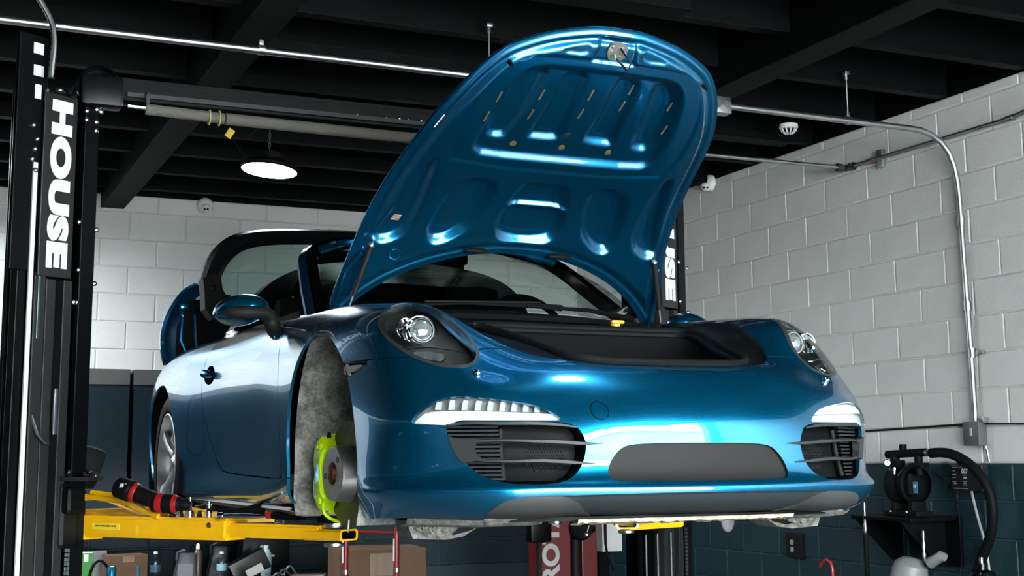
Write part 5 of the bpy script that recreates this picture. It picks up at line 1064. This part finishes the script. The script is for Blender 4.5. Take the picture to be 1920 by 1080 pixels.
bb = empty('mesh_bin', (.34, 6.5, BZ), 'black parts bin with a small white badge behind the bench clutter', 'bin'); p = B(); p.box((.36, 6.55, BZ+.16), (.34, .25, .32), bev=.02); p.obj('bin_body', LIFTB, bb); p = B(); p.lathe([(.018, 0), (.018, .003), (.001, .003)], (.33, 6.424, BZ+.22), (0, -1, 0), 6); p.box((.35, 6.423, BZ+.16), (.14, .003, .012)); p.box((.35, 6.423, BZ+.12), (.10, .003, .008)); p.obj('bin_badge', SILVERL, bb)
# red pipe stand with big carton
rs = empty('pipe_stand', (.73, 5.2, FZ), 'red tubular stand with two uprights under the front bumper', 'stand')
for x in (.565, .905):
    p = B(); p.cyl((x, 5.2, FZ), (x, 5.2, -.085), .019, 14); p.obj('upright', RED, rs); p = B(); p.cyl((x, 5.2, -.36), (x, 5.2, -.335), .021, 14); p.obj('height_collar', STEEL, rs); p = B(); p.box((x-.022, 5.19, -.22), (.008, .01, .14)); p.obj('upright_label', WHITE, rs)
    p = B(); p.box((x, 5.2, FZ+.01), (.10, .5, .02), bev=.004); p.obj('foot', RED, rs)
p = B(); p.tube([(.50, 5.2, -.090), (1.03, 5.21, -.125)], .010, 10); p.tube([(.565, 5.2, -.095), (.54, 5.5, -.095)], .010, 10); p.obj('crossbar', RED, rs)
cbox('large_carton', (.93, 5.68, FZ+.36), (.58, .45, .72), CARD, 'large brown carton behind the red pipe stand', 'box', -.12, mat('tape_brown', (.17, .10, .055), .4))
cbox('open_carton', (.40, 5.50, FZ+.28), (.22, .4, .56), mat('cardboard_dark', (.07, .042, .026), .85), 'darker upright carton left of the large brown carton', 'box', -.35, WHITE)
# neighbouring lift with red column
rc = empty('red_lift_column', (2.2, 5.5, FZ), 'dark red column with silver lettering under the bumper centre', 'column')
p = B(); p.box((2.14, 5.5, (FZ+.20)/2), (.24, .18, .20-FZ), bev=.006); p.obj('column_face', DARKRED, rc, smooth=0)
p = B(); p.box((2.45, 5.56, (FZ+.20)/2), (.12, .14, .20-FZ), bev=.006); p.obj('side_flange', DARKRED, rc, smooth=0)
p = B(); p.cyl((2.315, 5.45, FZ+.1), (2.315, 5.45, -.14), .033, 16); p.cyl((2.03, 5.43, FZ+.1), (2.03, 5.43, -.22), .022, 12); p.obj('cylinder', GREYP, rc)
p = B(); p.lathe([(.001, -.05), (.07, -.05), (.085, -.03), (.085, .03), (.07, .05), (.001, .05)], (2.33, 5.40, -.13), (0, 1, 0), 24); p.tube([(2.33, 5.4, -.13), (2.43, 5.4, -.12)], .045, 14); p.obj('motor', RUBBER, rc)
p = B(); p.box((2.01, 5.40, -.12), (.16, .10, .20), bev=.02); p.obj('pump_head', LIFTB, rc)
tm = text_me('ROTA', .14, .006, .001, .8); xs = [v.co.x for v in tm.vertices]; ys = [v.co.y for v in tm.vertices]; tm.transform(Matrix.Translation((-min(xs), -(max(ys)+min(ys))/2, 0))); k = .52/(max(xs)-min(xs)); tm.transform(Matrix.Diagonal((k, .135/(max(ys)-min(ys)), 1, 1)))
place_text('lettering', tm, SILVERL, (2.105, 5.407, -.495), (0, 0, 1), (-1, 0, 0), rc, 'silver capitals climbing the column')
p = B(); p.tube([(2.40, 5.36, -.05), (2.36, 5.35, -.16)], .005, 8); p.sphere((2.355, 5.35, -.175), .018, u=12, v=8); p.obj('valve_lever', STEEL, rc)
pw = cbox('electrical_box', (2.66, 5.6, -.20), (.16, .12, .22), WHITEP, 'white electrical box beside the red column under the bumper', 'box'); p = B(); p.tube([(2.60, 5.53, -.10), (2.60, 5.53, -.26)], .010, 8); p.tube([(2.60, 5.53, -.26), (2.62, 5.53, -.36), (2.66, 5.53, -.44)], .008, 8); p.obj('supply_cable', RUBBER, pw)
p = B(); p.box((2.66, 5.75, (FZ-.31)/2), (.08, .16, -.31-FZ)); p.obj('mounting_post', LIFTB, pw, smooth=0)
# ================================================================ RIGHT WALL EQUIPMENT
sh = empty('pump_shelf', (3.0, 2.75, FZ), 'black steel bracket shelf on the right wall carrying the pump', 'shelf')
p = B(); p.box((2.98, 2.78, .018), (.32, .50, .02), bev=.003); p.obj('shelf_top', LIFTB, sh, smooth=0)
p = B(); p.box((3.135, 2.66, -.10), (.02, .30, .26), bev=.002); p.obj('back_plate', LIFTB, sh, smooth=0)
for yy in (2.62, 2.98): p = B(); p.prism([(2.82, .008), (3.14, .008), (3.14, -.24), (3.06, -.22)], (0, yy, 0), (1, 0, 0), (0, 0, 1), (0, 1, 0), 0, .012); p.obj('gusset', LIFTB, sh, smooth=0)
sh.location = (3.0, 2.75, -.05)
for c in sh.children: c.location = Vector((3.0, 2.75, FZ))-Vector((3.0, 2.75, -.05))
pm_ = empty('diaphragm_pump', (2.95, 2.72, .028), 'black diaphragm pump with a pressure gauge on the wall shelf', 'pump')
c = Vector((2.95, 2.70, .20))
p = B(); p.lathe([(.001, -.085), (.06, -.08), (.095, -.05), (.105, -.02), (.105, .0), (.095, .01)], c+Vector((0, .07, 0)), (0, 1, 0), 28); p.lathe([(.001, .085), (.06, .08), (.095, .05), (.105, .02), (.105, 0), (.095, -.01)], c-Vector((0, .07, 0)), (0, 1, 0), 28); p.obj('pump_chamber', RUBBER, pm_)
p = B(); p.box(c, (.10, .14, .12), bev=.02); p.box(c+Vector((0, -.07, -.13)), (.10, .04, .08), bev=.01); p.box(c+Vector((0, .07, -.13)), (.10, .04, .08), bev=.01); p.box((2.95, 2.70, .045), (.12, .26, .03), bev=.006); p.obj('pump_body', RUBBER, pm_)
p = B(); p.tube([c+Vector((0, .15, .16)), c+Vector((0, -.16, .17))], .022, 14); p.cyl(c+Vector((0, .02, .16)), c+Vector((0, .02, .215)), .020, 14); p.cyl(c+Vector((0, .09, .16)), c+Vector((0, .09, .05)), .026, 14); p.cyl(c+Vector((0, -.10, .16)), c+Vector((0, -.10, .05)), .022, 14); p.box(c+Vector((0, -.10, .10)), (.06, .10, .03), bev=.006); p.box(c+Vector((0, .09, .115)), (.06, .10, .03), bev=.006); p.obj('manifold', RUBBER, pm_)
gq = c+Vector((-.055, .085, .115)); gd = Vector((-.75, -.66, 0)).normalized(); p = B(); p.lathe([(.019, 0), (.020, .012), (.017, .012)], gq, gd, 20); p.obj('gauge_case', CHROME, pm_); p = B(); p.lathe([(.017, .010), (.001, .010)], gq, gd, 20); p.obj('gauge_dial', WHITE, pm_, 'white gauge dial'); p = B(); p.tube([gq+gd*.011, gq+gd*.011+Vector((.003, 0, .013))], .0012, 5); p.obj('gauge_needle', DEEP, pm_)
p = B(); p.cyl(c+Vector((-.06, .03, .055)), c+Vector((-.06, .03, .09)), .022, 16); p.cyl(c+Vector((-.06, .07, .06)), c+Vector((-.06, .05, .08)), .012, 10); p.obj('regulator', CHROME, pm_); p = B(); p.cyl(c+Vector((-.06, .03, .02)), c+Vector((-.06, .03, .05)), .012, 12); p.obj('regulator_bowl', WHITEP, pm_)
p = B(); p.box(c+Vector((-.052, -.125, -.015)), (.004, .032, .06), bev=.001); lo = p.obj('pump_badge', mat('blue_badge', (.03, .16, .26), .4), pm_, 'blue and white badge', smooth=0); p = B(); p.lathe([(.009, 0), (.009, .002), (.006, .002)], c+Vector((-.0545, -.122, -.008)), (-1, 0, 0), 16); p.obj('badge_ring', WHITE, lo)
p = B(); p.tube([c+Vector((0, -.155, .168)), c+Vector((0, -.185, .166))], .018, 12); p.tube([c+Vector((0, -.185, .166)), c+Vector((0, -.20, .165))], .022, 6); p.obj('hose_union', STEEL, pm_)
for dy in (.075, -.055):
    p = B(); p.sphere(c+Vector((-.06, dy, -.145)), .007, u=8, v=6); p.obj('pump_bolt', STEEL, pm_)
ho = empty('black_hose', (3.0, 2.3, .0), 'thick black hose curving from the pump down the right wall', 'hose'); p = B(); p.tube([Vector(q) for q in spl([(2.95, 2.50, .365), (2.955, 2.42, .368), (2.97, 2.32, .345), (3.0, 2.22, .27), (3.02, 2.165, .17), (3.03, 2.16, .05), (3.04, 2.20, -.06), (3.05, 2.27, -.16), (3.05, 2.34, -.30), (3.03, 2.40, -.6)], 50)], .026, 14); p.obj('hose', RUBBER, ho)
p = B(); p.tube([Vector(q) for q in spl([(3.05, 2.62, .27), (3.09, 2.56, .22), (3.11, 2.50, .10), (3.11, 2.49, -.02)], 20)], .006, 8); p.obj('air_line', RUBBER, ho)
bdp = empty('display_board', (3.12, 2.45, .23), 'black control panel with the number 007 and small print', 'display')
p = B(); p.box((3.11, 2.40, .235), (.05, .235, .135), bev=.006); po = p.obj('panel_case', mat('panel_black', (.006, .006, .007), .35), bdp, smooth=0)
p = B(); p.box((3.115, 2.44, .315), (.04, .06, .03), bev=.006); p.obj('panel_plug', GREYP, bdp)
tm = text_me('007', .038, .0008, .0004, .8); place_text('panel_number', tm, WHITE, (3.0845, 2.405, .268), (0, -1, 0), (0, 0, 1), po, 'white number 007')
tm = text_me('LIVE', .014, .0003, .0004, .9); place_text('panel_word', tm, WHITE, (3.0845, 2.403, .235), (0, -1, 0), (0, 0, 1), po)
pr = B()
for y, z, w in ((2.475, .290, .04), (2.435, .290, .03), (2.485, .272, .02), (2.485, .252, .035), (2.485, .236, .025), (2.485, .214, .03), (2.48, .204, .022), (2.405, .249, .03), (2.405, .216, .024), (2.405, .207, .020), (2.405, .198, .026), (2.44, .180, .11)): pr.box((3.0845, y, z), (.0006, w, .003))
pr.obj('panel_print', SILVERL, po, smooth=0)
p = B(); p.tube([Vector(q) for q in spl([(3.12, 2.40, .165), (3.12, 2.37, .05), (3.125, 2.33, -.1), (3.13, 2.31, -.35), (3.13, 2.31, -.6)], 16)], .007, 8); p.obj('panel_cable', mat('grey_cable_skin', (.32, .33, .32), .5), bdp)
for k, (y, dx) in enumerate(((2.92, -.13), (2.57, -.03))):
    r_ = empty('grease_hose_fitting', (2.9+dx, y, -.0), ('chrome quick coupling on the left side of the pump shelf', 'chrome quick coupling hanging under the right side of the pump shelf')[k], 'coupling')
    x = 2.96+dx; z0 = .10 if k == 0 else -.04; p = B(); prof = [(.006, z0), (.009, z0-.02), (.006, z0-.05), (.011, z0-.08), (.007, z0-.11), (.011, z0-.12), (.011, z0-.16), (.006, z0-.17)]; p.lathe(prof, (x, y, 0), (0, 0, 1), 14); p.obj('coupling_body', STEEL, r_); p = B(); p.cyl((x, y, z0-.17), (x, y, -.55), .013, 12); p.obj('drop_hose', RUBBER, r_)
jw = empty('white_jug', (2.85, 2.50, -.45), 'frosted white plastic jug below the pump shelf', 'jug'); p = B(); p.lathe([(.001, -.50), (.085, -.50), (.095, -.46), (.095, -.26), (.085, -.22), (.05, -.19), (.001, -.185)], (2.87, 2.52, .0), (.12, -.25, 1), 28); p.tube([(2.87, 2.46, -.20), (2.88, 2.38, -.16), (2.885, 2.36, -.165)], [.03, .028, .02], 14); p.obj('jug_body', mat('frosted_jug', (.16, .18, .18), .45), jw)
st_ = empty('tool_cart', (2.86, 2.4, FZ), 'black cart by the right wall with the white jug on top', 'cart'); p = B(); p.box((2.86, 2.35, FZ+.36), (.36, .66, .06), bev=.008); p.box((2.86, 2.35, FZ+.10), (.34, .62, .04), bev=.006); p.obj('cart_tray', LIFTB, st_)
for x in (2.70, 3.02):
    for y in (2.05, 2.65): p = B(); p.box((x, y, FZ+.2), (.03, .03, .40)); p.obj('cart_leg', LIFTB, st_, smooth=0)
jw.location = (2.85, 2.50, FZ+.39)
dz = (FZ+.39)-(-.45)
for c in jw.children: c.location = (0, 0, -dz+ (FZ+.39+.50)*0 )
hk = empty('red_hook', (2.6, 2.95, -.3), 'red bent handle rising beside the pump shelf at the bottom edge', 'handle'); p = B(); p.tube([Vector(q) for q in spl([(2.60, 3.03, -.245), (2.60, 3.00, -.215), (2.60, 2.96, -.205), (2.60, 2.93, -.225), (2.60, 2.925, -.30), (2.60, 2.925, FZ)], 24)], .009, 10); p.obj('hook_tube', RED, hk)
ol = empty('wall_socket', (3.13, 3.95, -.18), 'dark wall socket plate below the left end of the spoiler', 'socket'); p = B(); p.box((3.135, 4.0, -.20), (.03, .16, .15), bev=.004); p.obj('socket_plate', GREYP, ol, smooth=0)
for z in (-.18, -.225): p = B(); p.lathe([(.018, 0), (.018, .004), (.001, .004)], (3.12, 4.01, z), (-1, 0, 0), 16); p.obj('socket_face', mat('dim_grey_socket', (.25, .25, .25), .5), ol)
bk = empty('glossy_canister', (2.95, 1.98, FZ+.39), 'glossy black canister at the bottom right corner on the cart', 'canister'); p = B(); p.lathe([(.001, 0), (.07, 0), (.075, .01), (.075, .30), (.06, .34), (.03, .35), (.03, .38), (.001, .38)], (2.90, 2.12, FZ+.39), (0, 0, 1), 24); p.obj('canister_body', GLOSSB, bk); p = B(); p.cyl((2.90, 2.12, FZ+.77), (2.90, 2.12, FZ+.80), .012, 12); p.obj('canister_valve', CHROME, bk)
# ================================================================ TOOLS ON THE YELLOW ARM
dr_ = empty('cordless_drill', (-1.22, 1.90, .155), 'red and black cordless impact tool lying on the yellow lift arm', 'power tool')
A, Bp = Vector((-1.31, 1.96, .262)), Vector((-1.13, 1.83, .185)); ax = (Bp-A).normalized()
p = B(); p.lathe([(.001, 0), (.036, .0), (.040, .006), (.040, .055), (.034, .062), (.034, .07)], A, ax, 24); p.obj('battery_pack', RUBBER, dr_)
p = B(); p.lathe([(.034, .066), (.036, .07), (.036, .082), (.034, .086)], A, ax, 24); p.obj('red_band', REDBLK, dr_)
p = B(); p.lathe([(.033, .084), (.031, .10), (.030, .16), (.034, .19), (.001, .20)], A, ax, 20); p.obj('tool_grip', RUBBER, dr_)
q = A+ax*.19; hd = Vector((.80, -.60, -.05)).normalized(); p = B(); p.lathe([(.001, -.035), (.030, -.034), (.036, -.02), (.036, .03), (.030, .06), (.022, .075), (.001, .08)], q, hd, 24); p.obj('motor_housing', RUBBER, dr_)
p = B(); p.lathe([(.0365, -.016), (.0375, -.010), (.0375, .004), (.0365, .010)], q, hd, 24); p.lathe([(.0325, .045), (.0335, .05), (.0285, .064)], q, hd, 24); p.obj('housing_band', REDBLK, dr_)
p = B(); p.lathe([(.034, -.036), (.030, -.040), (.001, -.040)], q, hd, 24); p.obj('motor_cap', REDBLK, dr_); p = B(); p.lathe([(.023, .07), (.020, .10), (.012, .11), (.001, .11)], q, hd, 16); p.obj('nose_cone', RUBBER, dr_)
tm = text_me('FUEL', .018, .0005, .0006, .7); n_ = Vector((-.25, -.9, .3)).normalized(); place_text('grip_lettering', tm, WHITE, A+ax*.03+n_*.0405, Vector((0, 0, 1)).cross(n_)*-1, n_.cross(Vector((0, 0, 1)).cross(n_)*-1)*-1, dr_)
def sock(x, y, h, r, label):
    s_ = empty('socket_extension', (x, y, .15), label, 'socket'); p = B(); p.lathe([(.001, 0), (r*1.3, 0), (r*1.35, .02), (r*1.3, .024), (r, .028), (r, h*.7), (r*.8, h*.72), (r*.8, h), (.001, h)], (x, y, .150), (0, 0, 1), 16); p.obj('socket_body', CHROME, s_); p = B(); p.lathe([(r*1.38, .008), (r*1.38, .014)], (x, y, .15), (0, 0, 1), 16); p.obj('knurled_ring', STEEL, s_)
sock(-1.075, 1.80, .072, .0075, 'taller chrome socket extension standing on the yellow arm'); sock(-1.015, 1.76, .056, .0085, 'shorter chrome socket standing on the yellow arm, right of the taller one')
for k, (x, y, r) in enumerate([(-1.13, 1.84, .011), (-1.115, 1.815, .009), (-1.10, 1.83, .008), (-1.06, 1.835, .009), (-1.045, 1.775, .010), (-1.09, 1.775, .008)]):
    p = B(); p.lathe([(.001, 0), (r, 0), (r, .010), (r*.7, .014), (r*.7, .024), (.001, .024)], (x, y, .150), (0, 0, 1), 8); tag(p.obj('loose_bolt', STEEL if k % 2 else GREYP, loc=(x, y, .15)), 'small loose bolt lying between the standing sockets and the drill', 'bolt', 'loose bolts on the yellow arm')
lt = empty('inspection_torch', (-.93, 1.72, .15), 'black inspection torch lying on the yellow arm right of the sockets', 'torch'); p = B(); p.tube([(-.985, 1.745, .166), (-.96, 1.735, .166), (-.90, 1.705, .172), (-.86, 1.69, .176), (-.83, 1.68, .178)], [.012, .014, .014, .022, .022], 14); p.obj('torch_barrel', RUBBER, lt); p = B(); p.sphere((-.85, 1.685, .205), .010, u=10, v=8); p.obj('torch_clip', STEEL, lt)
ra = empty('ratchet_handle', (-.93, 1.60, .145), 'chrome ratchet with long handle along the front of the yellow arm', 'ratchet'); p = B(); p.tube([(-1.005, 1.648, .158), (-.99, 1.638, .158)], [.013, .013], 12); p.tube([(-.99, 1.638, .158), (-.93, 1.59, .158), (-.86, 1.53, .158)], [.009, .010, .005], 12); p.obj('ratchet_shaft', CHROME, ra)
rk = empty('red_grip_ratchet', (-.78, 1.45, .13), 'ratchet with a red-ended black grip at the end of the yellow arm', 'ratchet'); p = B(); p.tube([(-.862, 1.525, .162), (-.845, 1.51, .162)], .012, 12); p.obj('red_collar', REDBLK, rk); p = B(); p.tube([(-.845, 1.51, .162), (-.80, 1.46, .160), (-.755, 1.42, .160)], [.013, .016, .012], 12); p.obj('rubber_grip', RUBBER, rk); p = B(); p.tube([(-.75, 1.415, .16), (-.66, 1.345, .158)], .006, 10); p.obj('ratchet_bar', GREYP, rk); p = B(); p.box((-.825, 1.475, .14), (.04, .02, .02), Matrix.Rotation(-.8, 3, 'Z'), bev=.004); p.obj('grip_clip', CHROME, rk)
p = B()
tl = empty('bolt_tray', (-1.43, 2.17, .28), 'dark magnetic tray of bright bolts on top of the left lift carriage', 'tray'); p = B(); p.lathe([(.001, 0), (.09, 0), (.10, .015), (.095, .015)], (-1.43, 2.17, .280), (0, 0, 1), 28); p.obj('tray', LIFTG, tl)
for k in range(12):
    r_ = random.Random(k); a = r_.uniform(0, 6.28); d = r_.uniform(.01, .075); q = Vector((-1.43+d*math.cos(a), 2.17+d*math.sin(a), .296)); ax = Vector((r_.uniform(-1, 1), r_.uniform(-1, 1), r_.uniform(.2, 1))).normalized(); p = B(); p.lathe([(.001, 0), (.012, 0), (.012, .009), (.006, .010), (.006, .03), (.001, .03)], q, ax, 8); tag(p.obj('bright_bolt', STEEL if k % 3 else CHROME, loc=q), 'bright bolt lying in the dark tray on the lift carriage', 'bolt', 'bolts in the tray')
ch_ = empty('rag_bundle', (-1.36, 2.26, .24), 'black cloth bundle hung over the arm pivot', 'cloth'); p = B(); p.box((-1.375, 2.30, .33), (.10, .08, .16), Matrix.Rotation(.3, 3, 'Y'), bev=.03); p.obj('bundle', DEEP, ch_)
# ---------------------------------------------------------------- lift everything so that the shop floor is z = 0
for o in SC.objects:
    if o.parent is None and o.type != 'CAMERA': o.location.z += ZC
